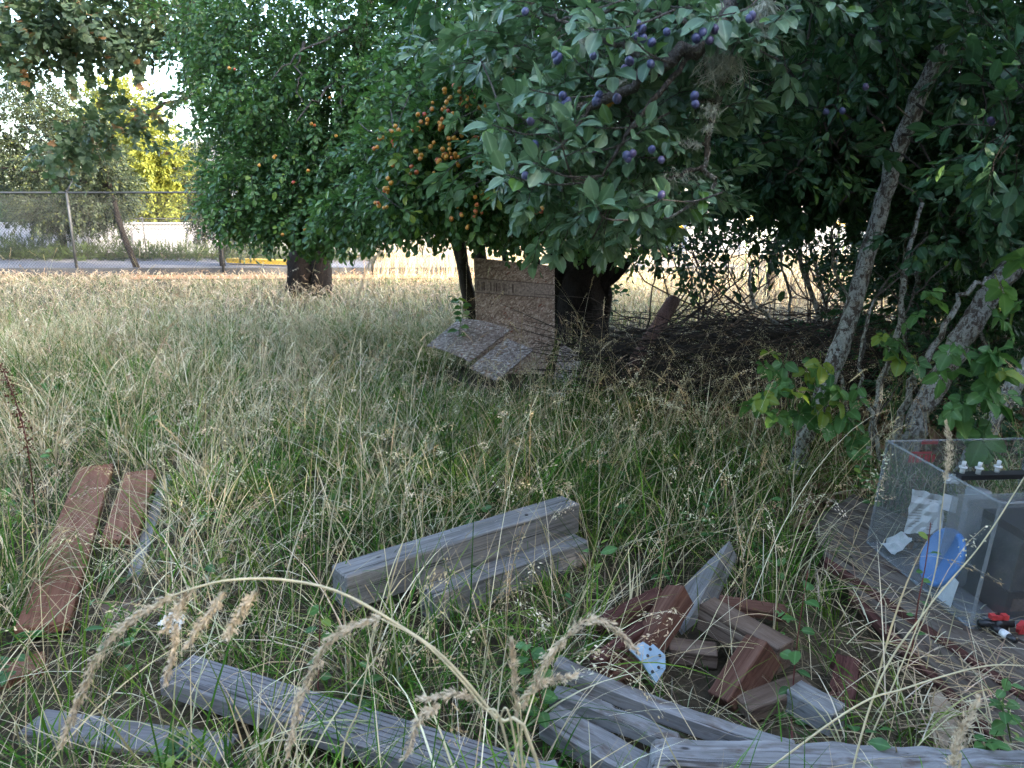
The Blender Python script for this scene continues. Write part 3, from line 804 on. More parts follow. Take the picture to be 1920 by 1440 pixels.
# ------------------------------------------------------------------ plum with yellow fruit (thin dark stems beside the strand board)
yb0 = G(880, 640)
yp = thing('yellow_plum_tree', yb0, 'plum tree with drooping crown of orange and yellow fruit', 'tree')
for pth, r in (([yb0 + Vector((.12, 0, 0)), A(880, 560, 8.0), A(868, 500, 7.9), A(845, 420, 7.8), A(780, 300, 7.4), A(700, 180, 7.2), A(650, 40, 7.0)], 0.085),
               ([yb0 + Vector((.2, .1, 0)), A(900, 480, 8.1), A(892, 420, 8.1), A(870, 280, 7.8), A(860, 100, 7.5), A(850, -80, 7.4)], 0.075),
               ([A(870, 500, 7.9), A(862, 440, 7.6), A(845, 380, 6.6), A(840, 280, 5.6), A(860, 180, 5.0)], 0.05)):
    limb('trunk', pth, r, r * 0.3, M['bark_dark'], yp, 18, 9, 0.12)
yb_blobs = [(A(560, 60, 7.0), 1.0, 0.9, 0.75, 560), (A(470, 150, 7.2), 0.62, 0.7, 0.6, 360), (A(600, 210, 6.6), 0.8, 0.8, 0.6, 520), (A(470, 270, 7.0), 0.42, 0.6, 0.4, 260), (A(560, 310, 6.5), 0.6, 0.6, 0.42, 380),
      (A(520, 380, 6.6), 0.6, 0.55, 0.3, 330), (A(575, 425, 6.5), 0.4, 0.4, 0.10, 120), (A(620, 390, 6.3), 0.42, 0.5, 0.22, 200), (A(440, 370, 6.8), 0.3, 0.4, 0.3, 130), (A(720, 100, 6.6), 0.8, 0.8, 0.7, 420), (A(700, 270, 6.6), 0.6, 0.7, 0.6, 330), (A(660, 350, 6.8), 0.5, 0.6, 0.35, 240),
      (A(860, 60, 6.2), 0.7, 0.7, 0.55, 360), (A(790, 330, 6.6), 0.5, 0.5, 0.35, 220), (A(900, 330, 6.4), 0.6, 0.6, 0.45, 260), (A(980, 150, 6.0), 0.6, 0.6, 0.6, 260), (A(410, 60, 7.4), 0.5, 0.6, 0.5, 200),
      # the front with the fruit
      (A(830, 215, 4.5), 0.26, 0.3, 0.20, 120), (A(800, 290, 4.4), 0.26, 0.28, 0.2, 130), (A(860, 350, 4.4), 0.26, 0.26, 0.16, 110), (A(760, 370, 4.5), 0.17, 0.2, 0.14, 60), (A(900, 250, 4.3), 0.22, 0.25, 0.2, 90),
      (A(920, 130, 4.2), 0.26, 0.3, 0.16, 80), (A(1000, 90, 3.9), 0.3, 0.3, 0.16, 80), (A(920, 390, 4.5), 0.24, 0.2, 0.10, 60), (A(1050, 400, 4.4), 0.3, 0.3, 0.12, 70), (A(745, 260, 4.7), 0.13, 0.2, 0.2, 40),
      (A(780, 180, 5.0), 0.4, 0.4, 0.3, 170), (A(720, 330, 5.0), 0.3, 0.35, 0.3, 130), (A(860, 120, 4.8), 0.4, 0.4, 0.25, 160), (A(880, 300, 4.9), 0.45, 0.35, 0.35, 200), (A(980, 380, 4.7), 0.4, 0.35, 0.16, 130), (A(820, 390, 4.8), 0.35, 0.3, 0.12, 110), (A(690, 400, 5.2), 0.35, 0.35, 0.15, 110), (A(1120, 420, 5.0), 0.4, 0.35, 0.14, 110),
      (A(650, -140, 7.2), 1.6, 1.4, 0.8, 520), (A(900, -150, 6.4), 1.2, 1.1, 0.7, 360)]
crown('crown', yb_blobs, 'yellow', yp, 0.7, 1.15, 0.45, 0.5)
for pth in ([A(700, 30, 6.6), A(580, 90, 6.0), A(510, 150, 5.9)], [A(640, 140, 6.4), A(590, 190, 5.9), A(555, 230, 5.8)], [A(570, 80, 6.1), A(560, 130, 5.9), A(562, 195, 5.8)], [A(645, 160, 6.2), A(640, 210, 5.8)],
            [A(1000, 60, 3.9), A(930, 140, 4.1), A(850, 200, 4.3), A(745, 210, 4.5), A(732, 280, 4.5)], [A(990, 110, 4.0), A(900, 190, 4.2), A(850, 260, 4.3), A(835, 310, 4.3)]):
    limb('branch', pth, 0.014, 0.004, M['twig_grey'], yp, 12, 6, 0.1, 0.012)

def fruit_mesh(name, r, long_, mat):
    bm = bmesh.new()
    bmesh.ops.create_uvsphere(bm, u_segments=12, v_segments=8, radius=r)
    for v in bm.verts:
        an = math.atan2(v.co.y, v.co.x)
        k = 1 - 0.07 * math.exp(-(an / 0.25) ** 2)
        v.co.x *= k; v.co.y *= k; v.co.z *= long_
    me = bpy.data.meshes.new(name); bm.to_mesh(me); bm.free()
    nf = len(me.polygons)
    mb = MB(); mb.v = [v.co[:] for v in me.vertices]; mb.f = [tuple(q.vertices) for q in me.polygons]
    mb.tube([(0, 0, r * long_ * .9), (.002, .001, r * long_ + .008), (.004, .0, r * long_ + .016)], .0008, .0007, 4, cap=False)
    me = mb.mesh(name, mat, True); me.materials.append(M['stem_green'])
    ix = np.zeros(len(me.polygons), dtype=np.int32); ix[nf:] = 1; me.polygons.foreach_set('material_index', ix)
    return me
FY = fruit_mesh('fruit', 0.0115, 1.05, M['fruit_yellow'])
FB = fruit_mesh('fruit', 0.0105, 1.15, M['fruit_blue'])
def put(name, me, parent, loc, rot=(0, 0, 0), s=1.0):
    o = bpy.data.objects.new(name, me); COL.objects.link(o)
    o.parent = parent; o.matrix_parent_inverse = parent_inv(parent)
    o.location = loc; o.rotation_euler = rot; o.scale = (s, s, s)
    return o
clusters = [(740, 245, 4), (735, 262, 3), (738, 270, 2), (783, 290, 3), (775, 320, 3), (728, 355, 5), (730, 342, 3), (822, 232, 5), (832, 228, 5), (845, 215, 3), (848, 265, 4), (838, 285, 4), (828, 298, 5), (840, 297, 4), (833, 310, 3), (860, 285, 2),
            (878, 185, 3), (842, 175, 3), (835, 185, 2), (858, 192, 3), (860, 172, 2), (905, 195, 3), (932, 140, 3), (935, 148, 2), (950, 145, 2), (988, 125, 3), (940, 115, 1), (968, 80, 1), (915, 86, 1), (886, 262, 3), (903, 300, 3), (900, 310, 3), (900, 366, 4),
            (896, 392, 4), (895, 405, 3), (853, 404, 4), (860, 408, 2), (866, 385, 2), (788, 222, 2), (787, 215, 1), (812, 190, 1), (838, 208, 2), (890, 255, 2), (1000, 400, 2), (1008, 396, 2), (1140, 190, 3), (1148, 196, 2), (1055, 345, 1), (725, 385, 1), (1145, 185, 2)]
front = []
clusters += [(px + random.uniform(-45, 45), py + random.uniform(-40, 40), random.choice((1, 2, 2))) for px, py, n in clusters[:34]]
for px, py, n in clusters:
    for k in range(n):
        Y = (4.05 if px < 960 else 3.75) + random.uniform(-.05, .05)
        if px > 1090: Y = 2.15
        put('fruit', FY, yp, A(px + random.uniform(-9, 9), py + random.uniform(-9, 9), Y), (random.gauss(0, .5), random.gauss(0, .5), random.random() * 6), random.uniform(0.75, 1.15))
for px, py in ((618, 125), (622, 120), (618, 183), (630, 255), (514, 295), (516, 292), (550, 342), (578, 320), (580, 312), (605, 375), (607, 370), (600, 395), (596, 400), (665, 335), (735, 128), (762, 18), (650, 280), (515, 300), (590, 235), (584, 232), (530, 440), (546, 440), (510, 440), (572, 430), (440, 130), (430, 128), (700, 262), (486, 310), (604, 365)):
    if random.random() < .35: continue
    put('fruit', FY, yp, A(px, py, 5.75), (random.gauss(0, .5), random.gauss(0, .5), random.random() * 6), random.uniform(0.85, 1.25))

# large single leaves of the front clusters (each its own piece)
def leaf_variants(name, mat, L, W, n, seg=6):
    out = []
    for i in range(n):
        g = leaf_geo(L, W, random.uniform(0.05, 0.3), random.uniform(0.15, 0.45), seg)
        mb = MB(); tt = random.random(); mb.add(g[0], g[1], leaf_cols(len(g[0]), tt * .2))
        mb.tube([(-0.012, 0, -0.002), (0.004, 0, 0)], 0.0012, 0.0012, 4, col=(0.1, 0, 0), cap=False)
        me = mb.mesh(name, mat, True); out.append(me)
    return out
LEAF_Y = leaf_variants('leaf', M['leaf_yellow_front'], 0.052, 0.032, 4)
LEAF_B = leaf_variants('leaf', M['leaf_blue'], 0.062, 0.036, 5)
def leaf_rot(d, tilt=0.5):
    d = Vector(d).normalized()
    up = Vector((random.gauss(0, tilt), random.gauss(0, tilt) - 0.35, 1))
    y = up.cross(d); 
    if y.length < 0.05: y = Vector((0, 1, 0))
    y.normalize(); z = d.cross(y).normalized()
    return Matrix((d, y, z)).transposed().to_euler()
def rosette(parent, meshes, p, axis, n, length, s0=0.7, s1=1.15, spread=1.0):
    """leaves round the end of a shoot, every leaf an object"""
    axis = Vector(axis).normalized()
    a = axis.orthogonal().normalized(); b = axis.cross(a)
    tw = MB(); tw.tube(smooth_path([Vector(p), Vector(p) - axis * .12 + Vector((0, 0, .01)), Vector(p) - axis * .24 + Vector((random.uniform(-.04, .04), .02, .05))], 7), .0016, .0032, 5, .1); tw.build('twig', M['twig_grey'], parent)
    for i in range(n):
        t = 0.4 + 0.6 * (i + 0.5) / n
        an = i * 2.4 + random.uniform(-.3, .3)
        out = spread * (1.35 - 0.75 * t)
        d = axis * math.cos(out) + (a * math.cos(an) + b * math.sin(an)) * math.sin(out)
        put('leaf', random.choice(meshes), parent, Vector(p) + axis * (length * (t - 1)) + d * 0.012, leaf_rot(d), random.uniform(s0, s1))
cnt = 0
for i in range(34):
    px, py = random.uniform(720, 945), random.uniform(170, 410)
    if px < 800 and py < 240: continue
    p = A(px, py, random.uniform(3.95, 4.15))
    rosette(yp, LEAF_Y, p, (random.gauss(0, .5), -0.7, random.gauss(-0.35, .4)), 9, 0.11); cnt += 9

# ------------------------------------------------------------------ plum with blue fruit: lichened leaning trunk, branch hanging into the picture
bb = G(1495, 905)
bp = thing('blue_plum_tree', bb, 'leaning lichen covered plum tree with blue fruit overhead', 'tree')
YB = bb.y
tr_path = [bb, A(1505, 830, YB + .02), A(1550, 720, YB + .1), A(1592, 610, YB + .15), A(1622, 500, YB + .2), A(1645, 410, YB + .2), A(1680, 300, YB + .15), A(1720, 190, YB + .1), A(1775, 90, YB), A(1830, 0, YB - .1), A(1900, -130, YB - .2), A(1960, -260, YB - .2)]
limb('trunk', tr_path, 0.050, 0.036, M['bark_lichen'], bp, 40, 12, 0.09, 0.006)
# limb overhead that carries the near branch
ov = [A(1900, -130, YB - .2), A(1700, -220, 3.3), A(1500, -140, 2.7), A(1400, -40, 2.35), A(1330, 60, 2.15), A(1240, 120, 2.1), A(1120, 190, 2.15), A(1000, 230, 2.2)]
limb('limb', ov, 0.04, 0.008, M['twig_grey'], bp, 30, 8, 0.12, 0.01)
for pth, r in (([A(1410, -30, 2.35), A(1365, 140, 2.3), A(1335, 220, 2.3), A(1325, 300, 2.3), A(1322, 320, 2.3), A(1345, 345, 2.3), A(1300, 385, 2.28), A(1245, 410, 2.25)], 0.0115),
               ([A(1322, 312, 2.3), A(1270, 330, 2.25), A(1230, 345, 2.2)], 0.007), ([A(1330, 270, 2.3), A(1280, 268, 2.3), A(1250, 265, 2.3)], 0.006), ([A(1350, 190, 2.3), A(1310, 187, 2.3)], 0.005),
               ([A(1240, 120, 2.1), A(1100, 60, 2.2), A(980, 0, 2.4)], 0.009), ([A(1330, 60, 2.15), A(1200, 220, 2.1), A(1130, 330, 2.15)], 0.009), ([A(1330, 60, 2.15), A(1180, 20, 2.1), A(1050, 40, 2.1)], 0.009),
               ([A(1120, 190, 2.15), A(1040, 280, 2.15), A(960, 320, 2.2)], 0.007)):
    limb('branch', pth, r, r * 0.4, M['bark_lichen2'] if r in (.0115, .006, .005) else M['twig_grey'], bp, 24, 7, 0.22, 0.004)
# shoots with single leaves: the near ones
random.seed(5)
shoot = [(935, 205), (960, 190), (985, 170), (925, 240), (1010, 215), (1040, 235), (930, 300), (950, 320), (1000, 300), (1075, 220), (1110, 205), (1060, 285), (1095, 280), (1130, 240), (1150, 30), (1120, 60), (1175, 60), (1080, 110), (1060, 135),
         (1200, 20), (1240, 30), (1270, 60), (1290, 20), (1330, 30), (1220, 110), (1150, 130), (1035, 160), (1100, 20), (1180, 300), (1210, 240), (1150, 370), (1190, 390), (1230, 370), (1120, 390), (1030, 320), (1370, 60), (1400, 20), (1010, 150)]
nl = 0
for px, py in shoot:
    p = A(px + random.uniform(-8, 8), py + random.uniform(-8, 8), random.uniform(1.85, 2.2))
    n = random.choice((7, 8, 8, 9))
    if nl + n > 300: break
    rosette(bp, LEAF_B, p, (random.gauss(-.35, .5), -0.6, random.gauss(0.15, .35)), n, 0.07, 0.45, 1.12, 1.1); nl += n
plums = [(1041, 104), (1045, 112), (1048, 108), (1112, 70), (1192, 68), (1206, 72), (1204, 55), (1222, 80), (1305, 72), (1318, 62), (1410, 30), (1112, 105), (1055, 180), (1064, 190), (1048, 200), (1062, 202), (1123, 178), (1157, 185), (1118, 190), (995, 228),
         (1003, 272), (1172, 130), (1180, 115), (1302, 180), (1304, 195), (1175, 292), (1186, 288), (1222, 280), (1178, 298), (1240, 300), (1632, 75), (1645, 82), (1549, 210), (1580, 208), (1623, 163), (1858, 225), (1860, 230), (1900, 175), (985, 330), (1240, 365), (1195, 45), (1330, 75), (1405, 35), (985, 22), (1060, 195), (1250, 60), (1340, 55), (1220, 120)]
for px, py in plums:
    put('fruit', FB, bp, A(px, py, 1.95 if px < 1480 else 3.2), (random.uniform(-.6, .6), random.uniform(-.6, .6), random.random() * 6), random.uniform(0.85, 1.1) * (1 if px < 1480 else 1.35))
# the rest of its crown
def gapkeep(P):
    u, v, d = project(P)
    g = (u > 1190) & (u < 1600) & (v > 402 + 26 * np.sin(u / 37.0)) & (v < 540)
    g |= (v > 470 + 60 * (u > 1700)) & (u > 900) & (d < 6)
    return (~g) & (d > 1.5)
bl = [(A(1080, 60, 2.5), 0.35, 0.3, 0.16, 90), (A(1120, 200, 2.5), 0.4, 0.25, 0.2, 120), (A(1000, 290, 2.55), 0.2, 0.2, 0.14, 50), (A(1180, 330, 2.5), 0.3, 0.2, 0.14, 60), (A(1250, 60, 2.6), 0.4, 0.3, 0.2, 90), (A(1150, 385, 2.5), 0.2, 0.15, 0.06, 26), (A(1330, 0, 2.4), 0.3, 0.3, 0.2, 60),
      ]
bl2 = [(A(1280, 210, 3.4), 0.4, 0.3, 0.45, 110), (A(1440, 150, 4.92), 0.6, 0.5, 0.55, 240), (A(1600, 120, 4.79), 0.5, 0.5, 0.55, 220), (A(1560, 250, 4.92), 0.55, 0.5, 0.4, 210), (A(1700, 210, 5.19), 0.4, 0.4, 0.5, 130), (A(1640, 40, 4.26), 0.35, 0.4, 0.3, 110), (A(1590, 330, 5.05), 0.5, 0.45, 0.22, 140),
      (A(1450, 330, 5.19), 0.5, 0.45, 0.24, 140), (A(1850, 200, 4.52), 0.35, 0.4, 0.45, 100), (A(1880, 60, 4.26), 0.35, 0.4, 0.35, 100), (A(1800, 360, 4.79), 0.35, 0.35, 0.3, 90), (A(1880, 380, 4.66), 0.3, 0.35, 0.35, 80), (A(1900, 240, 2.4), 0.12, 0.15, 0.12, 16), (A(1740, 440, 5.05), 0.3, 0.3, 0.12, 45), (A(1660, 400, 5.19), 0.4, 0.3, 0.12, 50),
      (A(1300, -200, 3.0), 1.0, 0.9, 0.4, 320), (A(1700, -250, 3.6), 1.2, 1.1, 0.5, 420), (A(2150, 100, 4.79), 0.7, 0.9, 0.9, 260), ((1.8, 5.0, 3.7), 1.6, 1.3, 0.6, 380)]  # last blob: overhead crown added to shade the leaves below
bl2 = [(c, rx * 1.25, ry * 1.0, rz * 1.25, int(n * 1.5)) for c, rx, ry, rz, n in bl2] + [(A(1600, 60, 3.5), 0.2, 0.2, 0.12, 20), (A(1570, 190, 3.6), 0.2, 0.2, 0.10, 18), (A(1530, 290, 3.7), 0.18, 0.2, 0.10, 14), (A(1880, 110, 3.0), 0.16, 0.2, 0.3, 30), (A(1860, 300, 3.2), 0.2, 0.2, 0.16, 24), (A(1770, 420, 3.5), 0.25, 0.2, 0.08, 20)]
crown('crown', bl2, 'plumshade', bp, 0.75, 1.15, 0.2, 0.6, gapkeep)
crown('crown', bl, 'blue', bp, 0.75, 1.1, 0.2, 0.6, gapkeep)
# twigs through it
for i in range(26):
    u, v = random.uniform(1380, 1900), random.uniform(0, 380)
    p = A(u, v, 3.8); s = A(u + random.uniform(-160, 160), v + random.uniform(-200, 30), 4.0)
    limb('branch', [s, s.lerp(p, .5) + Vector((0, 0, .05)), p], 0.008, 0.003, M['twig_dark'], bp, 8, 5, 0.1, 0.01)
# beard lichen hanging from the near branch
mb = MB()
random.seed(3)
for cx, cy, w, n, ln in ((1355, 110, 34, 220, 42), (1345, 70, 30, 120, 30), (1415, 20, 26, 130, 40), (1440, 5, 14, 90, 40), (1335, 200, 16, 70, 18), (1328, 235, 10, 50, 14), (1290, 265, 16, 40, 10), (1275, 325, 30, 60, 12), (1240, 345, 16, 40, 10), (1400, 60, 16, 60, 26), (1160, 150, 14, 40, 12), (1090, 70, 8, 40, 20), (1310, 270, 8, 30, 10)):
    for k in range(n):
        px, py = cx + random.gauss(0, w * .5), cy + random.gauss(0, w * .25)
        Y = 2.22 + random.uniform(-.08, .08)
        p0 = A(px, py, Y)
        l = ln * random.uniform(0.4, 1.3) / FPX * Y
        p1 = p0 + Vector((random.gauss(0, .35) * l, random.gauss(0, .3) * l, -l * random.uniform(.3, .7)))
        p2 = p1 + Vector((random.gauss(0, .4) * l, random.gauss(0, .3) * l, -l * random.uniform(.0, .6)))
        mb.tube([p0, p1, p2], 0.0011, 0.0006, 3, cap=False)
mb.build('lichen', M['lichen'], bp)['kind'] = 'stuff'
random.seed(17)

# ------------------------------------------------------------------ the thicket behind: dark trunks, dense dark leaves
def thick(name, label, base, stems, blobs, r=0.06, bark='bark_dark', keep=gapkeep, cat='tree', group='thicket trees', **kw):
    t = thing(name, base, label, cat, group)
    for s in stems:
        limb('trunk', s[0], s[1], s[1] * 0.4, M[bark], t, 16, 8, 0.14, 0.012)
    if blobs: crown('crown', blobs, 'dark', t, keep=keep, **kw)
    return t
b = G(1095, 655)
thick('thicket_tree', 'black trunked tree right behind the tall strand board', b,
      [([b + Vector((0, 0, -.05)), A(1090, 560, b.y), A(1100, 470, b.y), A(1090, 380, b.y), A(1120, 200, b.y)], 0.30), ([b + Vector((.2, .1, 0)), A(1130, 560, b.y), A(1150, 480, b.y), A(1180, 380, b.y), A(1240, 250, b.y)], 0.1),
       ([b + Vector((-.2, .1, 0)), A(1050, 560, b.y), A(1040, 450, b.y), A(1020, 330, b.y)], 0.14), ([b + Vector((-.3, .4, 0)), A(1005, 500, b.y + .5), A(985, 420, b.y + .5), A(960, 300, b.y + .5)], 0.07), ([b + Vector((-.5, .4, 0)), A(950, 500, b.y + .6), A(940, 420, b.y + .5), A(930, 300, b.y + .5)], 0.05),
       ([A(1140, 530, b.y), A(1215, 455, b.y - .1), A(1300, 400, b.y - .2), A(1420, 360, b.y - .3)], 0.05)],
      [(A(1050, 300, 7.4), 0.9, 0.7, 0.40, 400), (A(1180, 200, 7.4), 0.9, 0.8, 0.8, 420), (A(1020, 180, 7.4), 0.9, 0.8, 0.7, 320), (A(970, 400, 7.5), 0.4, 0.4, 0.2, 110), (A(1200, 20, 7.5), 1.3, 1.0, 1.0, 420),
       (A(1090, 560, 8.4), 0.3, 0.2, 0.45, 60), (A(1060, 600, 8.4), 0.25, 0.2, 0.35, 40), ((1.0, 8.5, 3.9), 1.8, 1.6, 1.0, 460)], bark='bark_black')  # last blob: canopy above the view, added to darken the thicket
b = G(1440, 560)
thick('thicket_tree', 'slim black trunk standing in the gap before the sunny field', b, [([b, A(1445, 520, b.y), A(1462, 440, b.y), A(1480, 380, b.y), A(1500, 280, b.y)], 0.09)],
      [(A(1430, 300, 8.0), 1.0, 0.8, 0.5, 480), (A(1350, 200, 8), 0.9, 0.8, 0.7, 420), (A(1520, 180, 8), 1.1, 0.9, 0.8, 480), (A(1450, 40, 8), 1.4, 1.0, 0.9, 420), ((2.8, 8.8, 4.0), 1.8, 1.6, 1.0, 460)])  # last blob: overhead canopy added to keep light off the gap
b = G(1720, 600)
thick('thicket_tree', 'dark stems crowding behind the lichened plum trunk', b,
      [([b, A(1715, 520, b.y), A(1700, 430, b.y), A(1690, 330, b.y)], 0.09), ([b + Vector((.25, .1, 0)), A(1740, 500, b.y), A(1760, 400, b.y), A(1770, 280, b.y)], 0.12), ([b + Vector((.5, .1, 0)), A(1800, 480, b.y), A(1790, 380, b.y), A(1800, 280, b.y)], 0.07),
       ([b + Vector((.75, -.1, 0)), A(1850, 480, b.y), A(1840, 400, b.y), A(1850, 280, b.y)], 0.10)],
      [(A(1720, 330, 7.2), 0.8, 0.7, 0.6, 420), (A(1850, 300, 7), 0.9, 0.7, 0.9, 480), (A(1700, 150, 7.2), 1.0, 0.8, 0.8, 420), (A(1850, 60, 7), 1.0, 0.8, 0.8, 360), (A(1850, 460, 6.6), 0.7, 0.5, 0.4, 300), (A(1760, 480, 7.0), 0.5, 0.4, 0.5, 200), (A(1870, 580, 6.4), 0.5, 0.4, 0.5, 220), (A(1640, 500, 7.6), 0.25, 0.3, 0.5, 90), (A(2000, 350, 6.4), 0.9, 0.8, 1.2, 400), ((4.0, 6.6, 3.8), 1.8, 1.5, 1.0, 460)], group='thicket trees')  # last blob: unseen canopy added to shade these stems and the brush
# slim grey stems at the gap
for (base, pts, r, lab) in ((G(1545, 690), [(1535, 600), (1505, 500), (1495, 420), (1490, 380)], 0.028, 'slim grey stem rising beside the gap, nearest the lichened trunk'),
                            (G(1570, 640), [(1540, 540), (1520, 470), (1500, 400)], 0.03, 'slim grey stem crossing behind its neighbour at the gap'),
                            (G(1650, 760), [(1680, 640), (1710, 560), (1735, 470), (1770, 400), (1790, 330)], 0.028, 'thin grey stem slanting right behind the brambles'),
                            (G(1620, 880), [(1650, 740), (1690, 600), (1700, 500), (1730, 380)], 0.022, 'thin speckled stem rising between the bramble leaves'),
                            (G(1740, 800), [(1700, 650), (1690, 520), (1705, 400)], 0.016, 'thin twiggy stem behind the yellowing bramble'),
                            (G(1790, 760), [(1790, 640), (1750, 500), (1745, 400)], 0.018, 'thin grey stem left of the thick lichened trunk'),
                            (G(1600, 800), [(1580, 700), (1600, 600), (1560, 480), (1570, 400)], 0.014, 'wiry stem twisting behind the lichened plum trunk'),
                            (G(1660, 900), [(1640, 800), (1610, 700), (1640, 560)], 0.014, 'wiry stem between the two brambles'),
                            (G(1470, 690), [(1480, 560), (1465, 470), (1490, 400)], 0.016, 'dark wiry stem at the middle of the gap'),
                            (G(1830, 800), [(1850, 700), (1830, 560), (1860, 440)], 0.02, 'grey stem crossing the thick lichened trunk'),
                            (G(1530, 720), [(1510, 640), (1450, 600), (1410, 560), (1405, 500)], 0.024, 'mossy crooked branch bending left over the brush pile')):
    t = thing('sapling_stem', base, lab, 'stem', 'stems at the thicket edge')
    limb('trunk', [base] + [A(px, py, base.y) for px, py in pts], r, r * 0.5, M['bark_lichen'], t, 18, 7, 0.14, 0.008)
    for k in range(4):
        p = A(*pts[min(k, len(pts) - 1)], base.y); e = p + Vector((random.uniform(-.4, .4), random.uniform(-.2, .1), random.uniform(.1, .4)))
        limb('branch', [p, p.lerp(e, .5) + Vector((0, 0, .04)), e], 0.006, 0.002, M['twig_grey'], t, 8, 5, .1, .008)
# thick lichened trunk at the right edge
rb = G(1690, 865)
rt = thing('lichen_tree', rb, 'thick white lichened trunk slanting to the right frame edge', 'tree')
limb('trunk', [rb, A(1745, 740, 4.4), A(1810, 620, 4.4), A(1880, 520, 4.4), A(1960, 440, 4.4), A(2060, 250, 4.4)], 0.062, 0.066, M['bark_lichen2'], rt, 34, 14, 0.12, 0.010)
limb('trunk', [G(1760, 1010), A(1800, 900, 3.7), A(1860, 790, 3.7), A(1920, 690, 3.7), A(2010, 560, 3.7), A(2090, 350, 3.7)], 0.045, 0.042, M['bark_lichen2'], rt, 22, 12, 0.09, 0.008)
limb('limb', [A(1680, 860, 4.1), A(1700, 740, 4.0), A(1760, 640, 4.0), A(1800, 560, 4.0), A(1850, 520, 4.0)], 0.022, 0.012, M['bark_lichen2'], rt, 18, 8, 0.15, 0.012)
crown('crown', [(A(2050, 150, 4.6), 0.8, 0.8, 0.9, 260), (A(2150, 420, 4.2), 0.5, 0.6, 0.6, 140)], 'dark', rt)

ub = G(1790, 780)
us = thing('understory_shrub', ub, 'dark leafy shrub filling the shade behind the slanting lichened trunk', 'shrub')
for k in range(7):
    e_ = A(1640 + 45 * k, 470 + random.uniform(0, 120), 5.4)
    limb('stem', [ub + Vector((random.uniform(-.3, .3), random.uniform(-.1, .3), 0)), ub.lerp(e_, .5) + Vector((0, 0, .15)), e_], .012, .004, M['twig_grey'], us, 12, 5, .12, .012)
crown('crown', [(A(1700, 540, 5.6), .45, .35, .35, 120), (A(1820, 620, 5.2), .4, .35, .4, 130), (A(1640, 640, 5.8), .3, .3, .22, 50), (A(1900, 560, 5.2), .4, .35, .5, 120), (A(1740, 720, 5.0), .35, .3, .22, 80), (A(1880, 760, 4.6), .35, .25, .25, 80), (A(1560, 640, 6.2), .3, .3, .15, 40)], 'plumshade', us, .6, 1.0)
# ------------------------------------------------------------------ brush pile
random.seed(23)
mb = MB()
for i in range(1500):
    u, v = random.uniform(1130, 1760), random.uniform(0, 1)
    Y = random.uniform(5.4, 7.6)
    top = 0.72 - 0.25 * abs(u - 1480) / 350
    z = max(0.02, top * v ** 0.8 * random.uniform(.4, 1))
    p = A(u, 600, Y); p.z = z
    an = random.gauss(0, 0.6) + (math.pi if random.random() < .5 else 0); l = random.uniform(0.3, 1.1)
    d = Vector((math.cos(an), math.sin(an) * 0.8, random.gauss(0.02, .16)))
    e = p + d * l
    e.z = max(0.01, min(e.z, 0.85))
    m_ = p.lerp(e, .5) + Vector([random.gauss(0, .05 * l) for _ in range(3)])
    mb.tube([p, m_, e], random.uniform(.003, .008), .002, 4, cap=False)
tag(mb.build('brush_pile', M['twig_dark']), 'dark heap of dead twigs under the thicket', 'brush', None, 'stuff')
mb = MB()
for i in range(420):
    u = random.uniform(1120, 1780); Y = random.uniform(5.2, 6.6); p = A(u, 600, Y); p.z = random.uniform(.02, .62) * (1 - .35 * abs(u - 1480) / 350)
    an = random.gauss(0, .9); l = random.uniform(.25, .9); d = Vector((math.cos(an), math.sin(an) * .7, random.gauss(.05, .3))); e = p + d * l
    e.z = max(.02, min(e.z, .9)); m_ = p.lerp(e, .5) + Vector([random.gauss(0, .05 * l) for _ in range(3)])
    mb.tube([p, m_, e], random.uniform(.002, .006), .0015, 4, cap=False)
tag(mb.build('dead_twigs', M['twig_brown']), 'paler brown dead twigs strewn over the brush heap', 'brush', None, 'stuff')
# upright dead thorny twigs in the gap
for k, lab in enumerate(('dead thorny shrub tangled across the left of the gap', 'dead thorny shrub tangled across the right of the gap')):
    b = G(1330 + 250 * k, 640)
    t = thing('dead_shrub', b, lab, 'shrub', 'dead shrubs in the gap')
    for s in range(24):
        u = random.uniform(1190, 1480) + 200 * k
        e = A(u, random.uniform(380, 500), b.y + random.uniform(-.6, .6)); mid = b.lerp(e, .5) + Vector((random.gauss(0, .25), random.gauss(0, .1), random.uniform(.0, .3)))
        mb = MB(); pp = smooth_path([b + Vector((random.uniform(-.8, .8), random.uniform(-.2, .2), .1)), mid, e, e + Vector((random.gauss(0, .3), 0, -random.uniform(.05, .3)))], 14)
        pp = [q + Vector([random.gauss(0, .012) for _ in range(3)]) for q in pp]
        mb.tube(pp, .010, .003, 5, cap=False)
        for q in range(10):
            a = random.choice(pp[3:]); d = Vector([random.gauss(0, .1), random.gauss(0, .05), random.gauss(0, .1)])
            mb.tube([a, a + d], .004, .0015, 4, cap=False)
        mb.build('branch', M['twig_dark'], t)
for k, o_ in enumerate([q for q in COL.objects if q.name.startswith('dead_shrub')]):
    xs_ = ((1240, 470), (1320, 430), (1400, 455), (1300, 500)) if k == 0 else ((1480, 430), (1560, 470), (1640, 440), (1690, 500), (1600, 520))
    crown('foliage', [(A(px, py, 6.9), .35, .4, .16, 26) for px, py in xs_], 'dark', o_, 0.7, 1.1, .3, .8)
